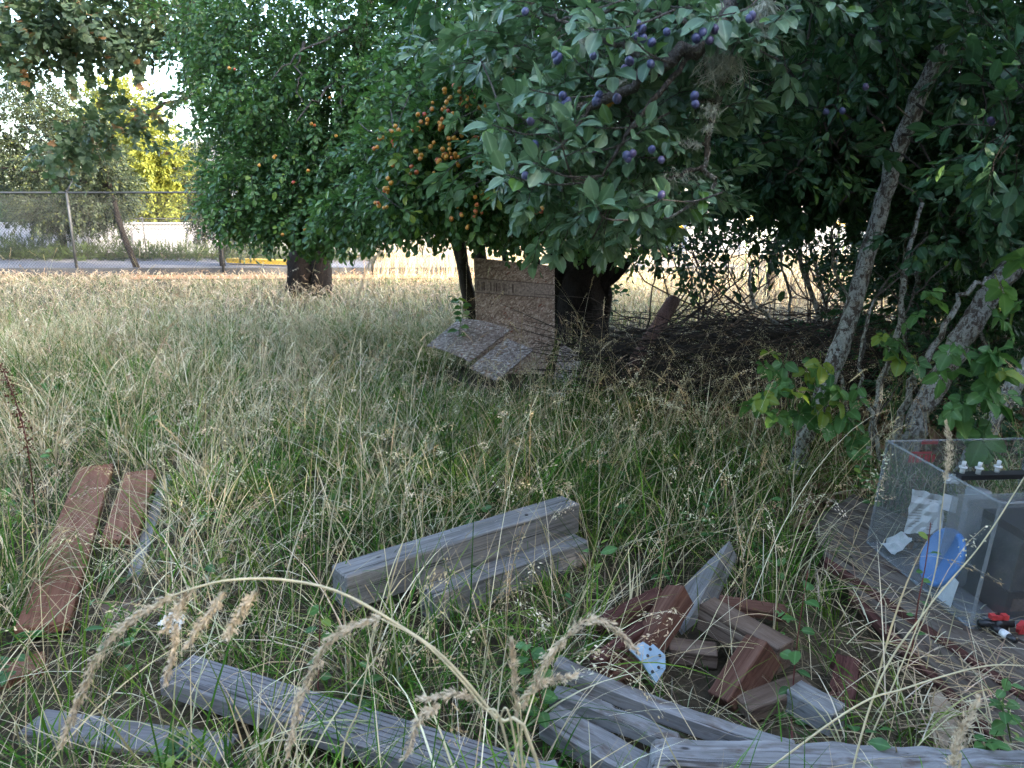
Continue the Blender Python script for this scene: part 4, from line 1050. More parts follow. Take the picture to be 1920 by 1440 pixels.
# a few dark hanging leaves silhouetted in the gap
LEAF_D = leaf_variants('leaf', M['leaf_dark'], 0.13, 0.075, 3)
ds = bpy.data.objects['dead_shrub']
for px, py in ((1370, 505), (1395, 520), (1372, 545), (1410, 530), (1440, 490), (1460, 495), (1435, 515), (1455, 525), (1470, 545), (1400, 500)):
    put('leaf', random.choice(LEAF_D), ds, A(px, py, 6.4), (random.gauss(0, .6), random.uniform(.3, 1.3), random.gauss(0, 1.5)), random.uniform(.7, 1.1))

# ------------------------------------------------------------------ brambles
def bramble_leaf(L, n5=True):
    mb = MB(); tt = random.random() * .3
    angs = (0, 1.15, -1.15) if not n5 else (0, 0.95, -0.95, 2.0, -2.0)
    for a in angs:
        g = leaf_geo(L * (1 if a == 0 else .8 if abs(a) < 1.5 else .55), L * (0.72 if a == 0 else .55), .25, .3, 11, 0.09, .1)
        m_ = Euler((random.gauss(0, .15), random.gauss(0, .15), a)).to_matrix()
        mb.add(place(g[0], m_, m_ @ Vector((0.022 if a == 0 else .008, 0, 0))), g[1], leaf_cols(len(g[0]), tt))
    mb.tube([(-0.06, 0, -.01), (0.02, 0, 0)], .0018, .0014, 4, col=(0.1, 0, 0), cap=False)
    return mb.mesh('leaf', M['leaf_bramble'], True)
BR = [bramble_leaf(0.085, i % 2 == 0) for i in range(5)]
def bramble(label, base, leaves, Y, sc=1.0):
    t = thing('bramble_plant', base, label, 'bramble', 'brambles round the plum trunk')
    base = Vector(base)
    leaves = leaves + [(px + random.uniform(-28, 28), py + random.uniform(-24, 24), s * random.uniform(.7, 1)) for px, py, s in leaves]
    for px, py, s in leaves:
        p = A(px, py, Y + random.uniform(-.1, .1))
        put('leaf', random.choice(BR), t, p, (random.gauss(0, .3), random.gauss(0.75, .3), -1.57 + random.gauss(0, 1.1)), s * sc * 1.12)
    for k in range(4):
        e = A(*leaves[k * len(leaves) // 4][:2], Y); mid = base.lerp(e, .6) + Vector((0, 0.05, .18))
        limb('stem', [base, mid, e], .005, .002, M['stem_green'], t, 12, 5, .05, .008)
random.seed(31)
bramble('low bramble with broad leaves left of the plum trunk foot', G(1500, 860), [(1470, 680, .9), (1510, 690, .8), (1540, 680, .9), (1460, 720, 1), (1430, 745, .9), (1490, 735, 1), (1500, 775, 1), (1420, 765, .8), (1475, 790, .9), (1560, 700, .8), (1440, 700, .7), (1520, 750, .8)], 3.7, 1.15)
bramble('bramble with toothed leaves right of the plum trunk foot', G(1600, 880), [(1565, 745, .9), (1590, 770, 1), (1560, 790, 1), (1600, 820, .9), (1575, 730, .7), (1610, 745, .8), (1545, 770, .8)], 3.6, 1.1)
bramble('yellowing bramble shoot beside the thin speckled stem', G(1680, 850), [(1660, 650, .9), (1690, 665, 1), (1670, 640, .7), (1720, 680, .8), (1745, 560, .9), (1720, 590, .7)], 3.9, 1.1)
bramble('bright bramble with large leaves hanging above the plastic tank', G(1860, 900), [(1850, 660, 1.15), (1870, 690, 1.25), (1880, 650, 1), (1840, 740, 1), (1870, 750, 1), (1790, 770, 1.05), (1820, 760, .9), (1845, 815, 1.2), (1830, 800, 1), (1760, 700, .9), (1780, 660, .8), (1890, 560, 1), (1900, 580, 1), (1910, 470, .9), (1860, 730, .9)], 3.1, 1.05)
# ------------------------------------------------------------------ timber
EXCL = []                                # footprints (ax, ay, bx, by, half width) kept clear of grass roots
def clear(a, b, hw, front=1.0): EXCL.append((a[0], a[1], b[0], b[1], hw, front))
def beam_mesh(name, L, w, h, mat, bevel=0.004, bend=0.0, point=0.0, skew=0.0, rough=0.0008, seg=10, taper=0.0, chew=0.0):
    """timber along local X, top face at z = 0"""
    bm = bmesh.new()
    rings = []
    for i in range(seg + 1):
        t = i / seg
        x = (t - .5) * L
        k = 1.0
        if point > 0 and t > 1 - point: k = max(0.04, (1 - t) / point)
        k *= 1 - taper * t
        off = (1 - k) * w * .5 * skew
        zb = bend * L * (1 - (2 * t - 1) ** 2)
        ring = []
        for y, z in ((-w / 2 * k + off, 0), (w / 2 * k + off, 0), (w / 2 * k + off, -h), (-w / 2 * k + off, -h)):
            j = rough if 0 < i < seg else rough + chew
            ring.append(bm.verts.new((x + random.gauss(0, chew), y + random.gauss(0, j), z + zb + random.gauss(0, j))))
        rings.append(ring)
    for i in range(seg):
        for k in range(4):
            bm.faces.new((rings[i][k], rings[i + 1][k], rings[i + 1][(k + 1) % 4], rings[i][(k + 1) % 4]))
    bm.faces.new(rings[0]); bm.faces.new(rings[-1][::-1])
    bmesh.ops.recalc_face_normals(bm, faces=bm.faces)
    if bevel:
        ed = [e for e in bm.edges if len(e.link_faces) == 2 and e.calc_face_angle() > 0.9]
        bmesh.ops.bevel(bm, geom=ed, offset=bevel, segments=1, affect='EDGES', clamp_overlap=True)
    me = bpy.data.meshes.new(name); bm.to_mesh(me); bm.free()
    me.materials.append(mat)
    return me
def beam(name, a, b, w, h, mat, label=None, cat='timber', group=None, roll=0.0, parent=None, ex=True, front=1.0, **kw):
    """top centre line runs from a to b"""
    a, b = Vector(a), Vector(b)
    me = beam_mesh(name, (b - a).length, w, h, M[mat], **kw)
    d = (b - a).normalized()
    y = Vector((0, 0, 1)).cross(d).normalized(); z = d.cross(y).normalized()
    o = bpy.data.objects.new(name, me); COL.objects.link(o)
    m = Matrix((d, y, z)).transposed() @ Euler((roll, 0, 0)).to_matrix()
    mw = Matrix.Translation((a + b) / 2) @ m.to_4x4()
    if parent is not None:
        o.parent = parent; o.matrix_parent_inverse = parent_inv(parent)
    o.matrix_basis = mw
    if label: tag(o, label, cat, group)
    if ex: clear(a, b, w / 2, front)
    return o
def hole(parent, p, n, r, mat='black'):
    mb = MB(); n = Vector(n).normalized(); mb.tube([Vector(p) - n * .004, Vector(p) + n * .0015], r, r, 10); return mb.build('bolt_hole', M[mat], parent)
random.seed(41)
# two squared grey timbers in the middle
o = beam('timber', G(634, 1070, .22), G(1070, 936, .22), 0.125, 0.14, 'wood_grey', 'upper squared grey timber lying in the middle of the grass', 'timber', 'grey timbers in mid grass', bevel=.006)
hole(o, G(987, 965, .2215), (0, 0, 1), .008)
beam('timber', G(800, 1108, .095), G(1090, 1006, .095), 0.10, 0.12, 'wood_grey', 'lower grey timber tucked against the front of the upper one', 'timber', 'grey timbers in mid grass', bevel=.005)
# red boards at left
beam('board', G(78, 1172, .08), G(180, 872, .11), 0.17, 0.04, 'wood_redpaint', 'long red brown painted board at the left, half buried in grass', 'board', 'red boards at the left', front=.12)
beam('board', G(222, 1010, .075), G(264, 882, .10), 0.15, 0.04, 'wood_redpaint', 'shorter red brown board right of the dark gap', 'board', 'red boards at the left', front=.12)
beam('board', G(250, 1080, .03), G(312, 890, .06), 0.05, 0.10, 'wood_grey', 'grey plank on edge beside the red boards', 'board', 'red boards at the left', front=.12)
beam('board', G(-40, 1275, .01), G(85, 1235, .02), 0.12, 0.04, 'wood_redpaint', 'stub of red board at the lower left edge', 'board', 'red boards at the left', front=.12)
beam('board', G(190, 1150, .05), G(260, 1135, .05), 0.15, 0.08, 'wood_brown', 'short dark block at the foot of the red boards', 'block')
a, b = G(150, 1010, -.005), G(225, 880, -.005)
# grooved boards at the bottom left
beam('deck_board', G(330, 1248, .13), G(1010, 1462, .10), 0.14, 0.06, 'wood_groove', 'grooved grey deck board slanting across the lower left', 'board', 'grooved deck boards', bevel=.006, front=.5)
o = bpy.data.objects['deck_board']
for k in range(7):                         # milled grooves: raised ribs along the board
    mb = MB(); Lh = o.data.vertices[0].co.x
    L_ = max(abs(v.co.x) for v in o.data.vertices) - .01
    mb.box((0, -.055 + k * .0183, 0.0015), (2 * L_, .009, .004))
    r_ = link('rib', mb.mesh('rib', M['wood_groove']), None); r_.parent = o
beam('deck_board', G(60, 1350, .015), G(430, 1400, .015), 0.11, 0.05, 'wood_groove', 'grey deck board sunk in grass at the bottom left corner', 'board', 'grooved deck boards', front=.1)
# silvered boards bottom centre
beam('board', G(1044, 1235, .19), G(1490, 1398, .12), 0.05, 0.05, 'wood_pale', 'bowed silvery slat below the steel plate', 'board', 'silvery boards at the bottom', bend=-.03, seg=16)
beam('board', G(1046, 1290, .12), G(1272, 1381, .12), 0.055, 0.05, 'wood_pale', 'short split silvery board under the bowed slat', 'board', 'silvery boards at the bottom', chew=.008, rough=.003)
beam('board', G(1030, 1335, .09), G(1250, 1460, .08), 0.10, 0.06, 'wood_pale', 'wide silvery board running off the bottom edge', 'board', 'silvery boards at the bottom')
beam('beam', G(1222, 1404, .17), G(1960, 1432, .17), 0.10, 0.16, 'wood_pale', 'thick cracked silvery beam along the bottom right', 'beam', None, rough=.0025, chew=.008, bevel=.008, seg=18)
beam('block', G(985, 1452, .16), G(1050, 1440, .16), 0.07, 0.10, 'wood_pale', 'pale block end poking up at the bottom edge', 'block')
# the heap with the pointed post
beam('pointed_post', A(1232, 1232, 2.40), A(1349, 1014, 2.92), 0.105, 0.09, 'wood_grey', 'grey post with a sharp pointed end sticking up from the heap', 'post', None, roll=-.35, point=.40, skew=-.9, seg=14)
beam('timber_block', A(1190, 1215, 2.22), A(1266, 1096, 2.45), 0.078, 0.09, 'wood_red', 'red timber block leaning on the pointed post', 'block', 'red blocks in the heap', roll=-.35)
tb = beam('timber_block', A(1120, 1262, 2.16), A(1212, 1228, 2.22), 0.095, 0.10, 'wood_red', 'red timber end carrying the pale steel plate', 'block', 'red blocks in the heap', roll=.45)
beam('timber_block', A(1344, 1306, 2.02), A(1418, 1194, 2.14), 0.088, 0.11, 'wood_red', 'red timber block standing tilted in the middle of the heap', 'block', 'red blocks in the heap', roll=-.25)
beam('timber_block', A(1577, 1318, 2.0), A(1592, 1230, 2.14), 0.075, 0.08, 'wood_rot', 'rotten dark red block standing at the right of the heap', 'block', 'red blocks in the heap', chew=.010, rough=.004)
beam('timber_block', G(1130, 1160, .08), G(1240, 1105, .12), 0.06, 0.07, 'wood_rot', 'split dark red block behind the leaning red block', 'block', 'red blocks in the heap', chew=.01)
beam('timber_block', G(1115, 1236, .09), G(1212, 1165, .10), 0.05, 0.07, 'wood_rot', 'narrow dark red timber between the plate and the leaning block', 'block', 'red blocks in the heap', chew=.006)
beam('timber', G(1325, 1125, .15), G(1475, 1208, .14), 0.085, 0.10, 'wood_brown', 'brown squared timber lying behind the tilted red block', 'timber')
beam('board', G(1350, 1122, .07), G(1475, 1142, .05), 0.07, 0.04, 'wood_red', 'reddish board end behind the brown timber', 'board')
beam('board', G(1392, 1318, .04), G(1510, 1272, .07), 0.08, 0.05, 'wood_brown', 'brown board lying flat in front of the rotten block', 'board')
beam('timber', G(1488, 1283, .08), G(1575, 1330, .08), 0.08, 0.08, 'wood_grey', 'short grey timber under the rotten block', 'timber')
beam('timber', G(1255, 1205, .04), G(1345, 1215, .04), 0.08, 0.06, 'wood_brown', 'small brown timber under the pointed post', 'timber')
# steel plate with holes on its block
n = (A(1222, 1240, 2.27) * -1 + Vector((0, 0, 1.5))).normalized()
n = Vector((.25, -.66, .70)).normalized()
ux = n.cross(Vector((0, 0, 1))).normalized() * -1; uy = n.cross(ux)
if uy.z < 0: uy = -uy
pc = A(1218, 1242, 2.14)
sp_ = thing('steel_plate', pc, 'pale blue steel plate with round bolt holes on a red block', 'plate')
out = [(-.058, .052), (-.002, .066), (.018, .046), (.030, .052), (.060, .010), (.045, -.03), (-.008, -.068), (-.028, .005)]
v = [pc + ux * x + uy * y for x, y in out]; v2 = [p + n * .006 for p in v]; k_ = len(out)
mb = MB(); mb.add(v + v2, [tuple(range(k_))[::-1], tuple(range(k_, 2 * k_))] + [(i, (i + 1) % k_, k_ + (i + 1) % k_, k_ + i) for i in range(k_)])
mb.build('plate', M['zinc'], sp_)
for x, y in ((-.034, .036), (-.002, .020), (-.004, -.030), (.014, .038), (.040, .012), (.022, -.022)):
    mb = MB(); c_ = pc + ux * x + uy * y
    mb.tube([c_ + n * .003, c_ + n * .0072], .0055, .0055, 12); mb.build('bolt_hole', M['black'], sp_)
# plank platform under the tank
dk = thing('plank_platform', G(1700, 1180), 'weathered grey plank platform under the plastic tank', 'platform')
def plank(parent, quad, z, th, mat):
    v = [G(px, py, z) for px, py in quad]
    L = (v[1] - v[0]).length
    c = sum(v, Vector()) / 4
    x = ((v[1] - v[0]) + (v[2] - v[3])).normalized(); zz = Vector((0, 0, 1)); y = zz.cross(x)
    mb = MB(); R3 = Matrix((x, y, zz))
    lv = [R3 @ (p - c) for p in v]
    mb.add(lv + [p - Vector((0, 0, th)) for p in lv], [(0, 1, 2, 3), (7, 6, 5, 4), (0, 4, 5, 1), (1, 5, 6, 2), (2, 6, 7, 3), (3, 7, 4, 0)])
    me = mb.mesh('plank', M[mat])
    bm = bmesh.new(); bm.from_mesh(me); bmesh.ops.recalc_face_normals(bm, faces=bm.faces)
    bmesh.ops.bevel(bm, geom=list(bm.edges), offset=.004, segments=1, affect='EDGES'); bm.to_mesh(me); bm.free()
    o = bpy.data.objects.new('plank', me); COL.objects.link(o)
    o.parent = parent; o.matrix_parent_inverse = parent_inv(parent)
    o.matrix_basis = Matrix.Translation(c) @ R3.transposed().to_4x4()
    for k in range(4):
        t = (k + .5) / 4
        clear(v[0].lerp(v[1], .02).lerp(v[3].lerp(v[2], .02), t), v[1].lerp(v[2], t), (v[0] - v[3]).length / 8 + .02)
    return o
plank(dk, [(1520, 975), (2080, 1290), (2160, 1180), (1600, 925)], .085, .03, 'wood_deck')
plank(dk, [(1548, 1040), (2000, 1345), (2075, 1295), (1522, 980)], .080, .03, 'wood_deck')
plank(dk, [(1600, 1100), (1960, 1455), (2040, 1400), (1556, 1050)], .060, .03, 'wood_deck')
for q in ([(1515, 985), (2076, 1303), (2084, 1288), (1522, 974)], [(1545, 1052), (1997, 1360), (2004, 1343), (1550, 1040)]):
    plank(dk, q, .074, .03, 'wood_rot')
plank(dk, [(1590, 1112), (1950, 1470), (1962, 1455), (1602, 1100)], .045, .035, 'wood_rot')
# tan card at lower right
cd = [A(1740, 1300, 2.05), A(1775, 1290, 2.06), A(1830, 1440, 1.78), A(1755, 1440, 1.78)]
mb = MB(); nn = (cd[1] - cd[0]).cross(cd[3] - cd[0]).normalized() * .004
mb.add(cd + [p + nn for p in cd], [(0, 1, 2, 3), (7, 6, 5, 4), (0, 4, 5, 1), (1, 5, 6, 2), (2, 6, 7, 3), (3, 7, 4, 0)])
tag(mb.build('card_scrap', M['card']), 'tan scrap of card leaning in the grass by the planks', 'card')
# reddish log in front of the thicket
la, lb_ = G(1165, 735, .08), A(1262, 565, 7.0)
mb = MB(); pth = smooth_path([la, A(1190, 680, 6.0), A(1225, 625, 6.5), lb_], 14); mb.tube(pth, .055, .065, 10, .1)
tag(mb.build('log', M['rust_log'], None, True), 'reddish brown log propped up beside the thicket', 'log')
clear(la, (lb_.x, lb_.y), .08)

# ------------------------------------------------------------------ strand boards
def bent_panel(name, bl, br, tl, tr, nu, nv, bulge, th, mat, cut=None):
    """panel between four corners; bulge(u, v) pushes along the normal"""
    bl, br, tl, tr = map(Vector, (bl, br, tl, tr))
    nrm = (br - bl).cross(tl - bl).normalized()
    c = (bl + br + tl + tr) / 4
    x = (br - bl).normalized(); z = nrm; y = z.cross(x)
    R3 = Matrix((x, y, z))
    F, B = [], []
    for j in range(nv + 1):
        for i in range(nu + 1):
            u, v = i / nu, j / nv
            if cut: u, v = cut(u, v)
            p = bl.lerp(br, u).lerp(tl.lerp(tr, u), v) + nrm * bulge(u, v)
            F.append(R3 @ (p - c)); B.append(R3 @ (p - nrm * th - c))
    W = nu + 1; K = len(F)
    f = []
    for j in range(nv):
        for i in range(nu):
            a = j * W + i
            f.append((a, a + 1, a + W + 1, a + W)); f.append((K + a, K + a + W, K + a + W + 1, K + a + 1))
    per = [i for i in range(nu)] + [nu + j * W for j in range(nv)] + [nv * W + i for i in range(nu, 0, -1)] + [j * W for j in range(nv, 0, -1)]
    for q in range(len(per)):
        a, b = per[q], per[(q + 1) % len(per)]
        f.append((b, a, K + a, K + b))
    mb = MB(); mb.add(F + B, f)
    o = bpy.data.objects.new(name, mb.mesh(name, mat)); COL.objects.link(o)
    mw = Matrix.Translation(c) @ R3.transposed().to_4x4()
    o.matrix_basis = mw
    surf = lambda u, v, e=0.0: bl.lerp(br, u).lerp(tl.lerp(tr, u), v) + nrm * (bulge(u, v) + e)
    return o, surf
YO = 6.75
bl_, br_, tl_, tr_ = A(893, 700, YO), A(1040, 700, YO - .05), A(888, 483, YO + .12), A(1040, 499, YO + .10)
def ocut(u, v):
    return u - (0.22 * max(0, .28 - v) * (u > .6) * (u - .6) / .4 * 2.2), v
bul = lambda u, v: -0.05 * math.sin(math.pi * min(1, max(0, v))) + 0.10 * max(0, .25 - v) * 2
osb, surf = bent_panel('strand_board', bl_, br_, tl_, tr_, 12, 16, bul, .012, M['osb'], ocut)
tag(osb, 'tall curved strand board sheet propped against the dark trunk', 'board', 'strand boards by the thicket')
clear((bl_.x, bl_.y), (br_.x, br_.y), .06)
# the stamped band: two ruled lines and a row of worn print
def strip(u0, u1, v0, v1, e, mat, name):
    mb = MB(); n_ = max(2, int((u1 - u0) * 14))
    P = []
    for i in range(n_ + 1):
        u = u0 + (u1 - u0) * i / n_
        P += [surf(u, v0 - .0 * u, e), surf(u, v1, e), surf(u, v1, .0005), surf(u, v0, .0005)]
    f = []
    for i in range(n_):
        a = 4 * i
        f += [(a, a + 4, a + 5, a + 1), (a + 1, a + 5, a + 6, a + 2), (a + 3, a + 7, a + 4, a)]
    mb.add(P, f); return mb.build(name, mat, osb)
strip(.01, .99, .705, .825, .002, M['ink_band'], 'print_band')
strip(.01, .99, .825, .831, .003, M['ink'], 'ruled_line'); strip(.01, .99, .699, .705, .003, M['ink'], 'ruled_line')
random.seed(2)
u = .03
mb = MB()
while u < .47:
    w_ = random.choice((.008, .012, .02))
    q = [surf(u, .725, .0035), surf(u + w_, .725, .0035), surf(u + w_, .80, .0035), surf(u, .80, .0035)]
    if random.random() < .85: mb.add(q, [(0, 1, 2, 3)])
    u += w_ + random.choice((.008, .012, .03))
mb.build('printed_text', M['ink'], osb)
# boards lying before it
def flat_panel(label, quad, th, mat, bulge=lambda u, v: 0.0, nu=8):
    v = [A(*q) for q in quad]
    o, s = bent_panel('strand_board', v[0], v[1], v[3], v[2], nu, nu, bulge, th, mat)
    tag(o, label, 'board', 'strand boards by the thicket')
    for k in range(5):
        t = k / 4
        clear(v[0].lerp(v[3], t), v[1].lerp(v[2], t), .10)
    return o
flat_panel('wide grey strand board lying tilted before the upright sheet', [(800, 648, 6.35), (880, 678, 6.15), (957, 618, 6.45), (862, 597, 6.65)], .014, M['osb_grey'], lambda u, v: .03 * math.sin(math.pi * u))
flat_panel('smaller grey board lying below the wide strand board', [(880, 688, 6.05), (932, 714, 5.9), (1000, 655, 6.2), (950, 634, 6.35)], .018, M['osb_grey'])
flat_panel('broken board scrap leaning at the foot of the upright sheet', [(1035, 720, 6.2), (1082, 715, 6.2), (1090, 668, 6.4), (1052, 642, 6.45)], .012, M['osb_grey'])
mb = MB()
for k in range(6):
    p = G(1030 + k * 9, 738 + random.uniform(-4, 4), .06); mb.tube([p, p + Vector((.05, .01, .02)), p + Vector((.08, .03, -.01))], .02, .012, 5, .4)
tag(mb.build('litter_scrap', M['white']), 'scrap of white litter in the grass before the boards', 'litter')

# ------------------------------------------------------------------ plastic tank on the planks
ZT = .09
c_fl, c_fr = G(1627, 1018, ZT), G(1818, 1176, ZT)        # bottom corners of the side that faces us
ex_ = c_fr - c_fl; Lx = ex_.length; ex = ex_.normalized()
ey = Vector((-ex.y, ex.x, 0))
if ey.y < 0: ey = -ey
Ht, Dt = .47, .62
ez = (Vector((0, 0, 1)) + ex * 0.06 + ey * .04).normalized()
def T(x, y, z): return c_fl + ex * x + ey * y + ez * z
tk = thing('plastic_tank', T(Lx / 2, Dt / 2, 0), 'grimy clear plastic tank full of rubbish on the planks', 'tank')
def slab(name, p, a, b, th, mat, parent=tk):
    n_ = Vector(a).cross(Vector(b)).normalized() * th
    v = [p, p + a, p + a + b, p + b]; v = v + [q + n_ for q in v]
    mb = MB(); mb.add(v, [(0, 3, 2, 1), (4, 5, 6, 7), (0, 1, 5, 4), (1, 2, 6, 5), (2, 3, 7, 6), (3, 0, 4, 7)])
    return mb.build(name, M[mat], parent)
slab('side_panel', T(0, 0, .004), ex * Lx, ez * Ht, -.006, 'acrylic')
slab('side_panel', T(0, Dt, .004), ex * Lx, ez * Ht, .006, 'acrylic')
slab('side_panel', T(0, .008, .004), ey * (Dt - .016), ez * Ht, .006, 'acrylic')
slab('side_panel', T(Lx, .008, .004), ey * (Dt - .016), ez * Ht, -.006, 'acrylic')
slab('base_panel', T(0, 0, -.008), ex * Lx, ey * Dt, .010, 'acrylic_edge')
for x, y in ((0, 0), (Lx, 0), (0, Dt), (Lx, Dt)):
    mb = MB(); mb.tube([T(x, y, 0), T(x, y, Ht + .004)], .0065, .0065, 6); mb.build('corner_edge', M['acrylic_edge'], tk)
for p, q in ((T(0, 0, Ht), T(Lx, 0, Ht)), (T(0, Dt, Ht), T(Lx, Dt, Ht)), (T(0, 0, Ht), T(0, Dt, Ht)), (T(Lx, 0, Ht), T(Lx, Dt, Ht)), (T(0, 0, .0), T(Lx, 0, .0)), (T(0, 0, 0), T(0, Dt, 0))):
    mb = MB(); mb.tube([p, p.lerp(q, .5), q], .0045, .0045, 6); mb.build('rim', M['acrylic_edge'], tk)
# inner divider and its frosted tube
slab('divider', T(Lx * .62, .02, .02), ey * (Dt * .5), ez * (Ht * .8), .005, 'acrylic_edge')
def text_ob(name, txt, size, p, x, y, mat, parent, ext=.0008):
    cu = bpy.data.curves.new(name, 'FONT'); cu.body = txt; cu.size = size; cu.extrude = ext; cu.align_x = 'LEFT'
    tmp = bpy.data.objects.new(name, cu)
    me = bpy.data.meshes.new_from_object(tmp); me.materials.clear(); me.materials.append(M[mat])
    bpy.data.objects.remove(tmp)
    o = bpy.data.objects.new(name, me); COL.objects.link(o)
    x = Vector(x).normalized(); y = Vector(y).normalized(); z = x.cross(y).normalized()
    o.parent = parent; o.matrix_parent_inverse = parent_inv(parent)
    o.matrix_basis = Matrix.Translation(p) @ Matrix((x, y, z)).transposed().to_4x4()
    return o
# worn red sticker on the left panel, its letters no longer legible, and a red tag on the rim
for k in range(7):
    slab('red_letter', T(-.0012, .105 + k * .017, .372), ey * (.009 if k % 2 else .012), ez * .034, .001, 'red')
slab('red_letter', T(-.0012, .105, .410), ey * .095, ez * .010, .001, 'red')
slab('red_tag', T(-.006, .15, Ht - .018), ey * .07, ez * .02, .003, 'red')
# things inside
lid_c = T(Lx * .60, .04, .135)
ln_ = (-ey * .93 + ez * .35).normalized(); lx = ex; ly = ln_.cross(lx) * -1
if ly.z < 0: ly = -ly
mb = MB(); prof = [(0, 0.004), (.080, .004), (.086, .007), (.094, .007), (.101, .0), (.101, -.013), (0, -.013)]
nseg = 40; vv, ff = [], []
for r_, h_ in prof:
    for k in range(nseg):
        an = 2 * math.pi * k / nseg; vv.append(lid_c + (lx * math.cos(an) + ly * math.sin(an) * 1.15) * r_ + ln_ * h_)
for i in range(len(prof) - 1):
    for k in range(nseg): ff.append((i * nseg + k, i * nseg + (k + 1) % nseg, (i + 1) * nseg + (k + 1) % nseg, (i + 1) * nseg + k))
mb.add(vv, ff)
tag(mb.build('bucket_lid', M['blue'], None, True), 'round blue plastic lid standing inside the tank', 'lid')
def crumple(name, label, quad, nu, amp, mat, cat):
    P = []
    q = [Vector(p) for p in quad]
    nn = (q[1] - q[0]).cross(q[3] - q[0]).normalized()
    for j in range(nu + 1):
        for i in range(nu + 1):
            u, v = i / nu, j / nu
            P.append(q[0].lerp(q[1], u).lerp(q[3].lerp(q[2], u), v) + nn * random.gauss(0, amp) + Vector([random.gauss(0, amp * .4) for _ in range(3)]))
    mb = MB(); W = nu + 1
    mb.add(P, [(j * W + i, j * W + i + 1, (j + 1) * W + i + 1, (j + 1) * W + i) for j in range(nu) for i in range(nu)])
    o = mb.build(name, M[mat]); md = o.modifiers.new('thickness', 'SOLIDIFY'); md.thickness = .0015
    return tag(o, label, cat)
crumple('newspaper', 'crumpled grey printed paper sheet inside the tank', [T(.08, .10, .08), T(.17, .20, .12), T(.13, .20, .27), T(.07, .10, .28)], 7, .005, 'paper', 'paper')
crumple('paper_scrap', 'crumpled white paper lying at the left bottom of the tank', [T(.05, .03, .02), T(.16, .02, .02), T(.15, .09, .09), T(.04, .10, .08)], 5, .008, 'paper', 'paper')
crumple('tissue', 'small white tissue caught near the top of the divider', [T(.11, .20, .32), T(.13, .25, .32), T(.12, .26, .36), T(.10, .21, .355)], 4, .005, 'white', 'tissue')
crumple('paper_card', 'small pale card standing in the near corner of the tank', [T(.46, .012, .0), T(.54, .012, .0), T(.53, .03, .10), T(.47, .03, .11)], 2, .001, 'paper', 'card')
crumple('label_sticker', 'white printed label stuck on the frosted tube', [T(.15, .185, .22), T(.17, .235, .21), T(.16, .24, .275), T(.14, .19, .285)], 2, .001, 'paper', 'label')
# print on the paper: thin ink rows
np_ = bpy.data.objects['newspaper']
mb = MB()
for k in range(13):
    t = .08 + .84 * k / 13
    a = T(.072, .098, .08).lerp(T(.062, .098, .28), t); b = T(.162, .196, .12).lerp(T(.122, .196, .27), t)
    mb.tube([a.lerp(b, .05), a.lerp(b, .9)], .0009, .0009, 4)
mb.build('printed_line', M['ink'], np_)
# frosted cylinder, black filter box, fittings
mb = MB(); mb.tube([T(.24, .27, .01), T(.22, .27, .33)], .045, .045, 20); fr = tag(mb.build('filter_tube', M['frosted'], None, True), 'frosted clear cylinder standing in the tank', 'tube')
tk2 = thing('filter_box', T(.45, .3, 0), 'dark filter box with black base standing inside the tank', 'box')
def slab2(name, x0, y0, z0, dx, dy, dz, mat, par=tk2):
    p = T(x0, y0, z0); v = [p + ex * (dx * a) + ey * (dy * b) + ez * (dz * c) for a in (0, 1) for b in (0, 1) for c in (0, 1)]
    mb = MB(); mb.add(v, [(0, 1, 3, 2), (4, 6, 7, 5), (0, 4, 5, 1), (2, 3, 7, 6), (0, 2, 6, 4), (1, 5, 7, 3)]); return mb.build(name, M[mat], par)
slab2('base', .33, .15, .004, .29, .42, .10, 'black')
slab2('body', .335, .155, .106, .28, .41, .20, 'smoke')
slab2('lid', .33, .15, .308, .29, .42, .03, 'black')
slab2('label_plate', .622, .17, .03, .003, .16, .05, 'ink', tk2)
# white fittings on a bar inside the tank
br_t = thing('fitting_bar', T(.11, .36, .36), 'dark bar with white pipe fittings inside the tank', 'fitting')
slab2('bar', .10, .24, .345, .05, .34, .02, 'black', br_t)
for k, (fx, fy) in enumerate(((.118, .262), (.134, .318), (.120, .408))):
    p = T(fx, fy, .366)
    mb = MB(); mb.tube([p, p + ez * .022], .010, .010, 10); mb.tube([p + ez * .022, p + ez * .028], .016, .016, 10); mb.tube([p + ez * .028, p + ez * .05], .008, .008, 10)
    mb.build('fitting', M['white'], br_t, True)
# dirt and dead leaves inside the tank
mb = MB()
for k in range(60):
    g = leaf_geo(random.uniform(.02, .05), random.uniform(.012, .03), .4, .4, 4); m_ = Euler((random.gauss(0, .5), random.gauss(0, .5), random.uniform(0, 6))).to_matrix()
    tt = random.random(); mb.add(place(g[0], m_, T(random.uniform(.03, .3), random.uniform(.08, .4), random.uniform(.012, .05))), g[1], leaf_cols(len(g[0]), tt))
tag(mb.build('tank_litter', M['leaf_litter']), 'dead leaves and dirt on the floor of the tank', 'leaves', None, 'stuff')
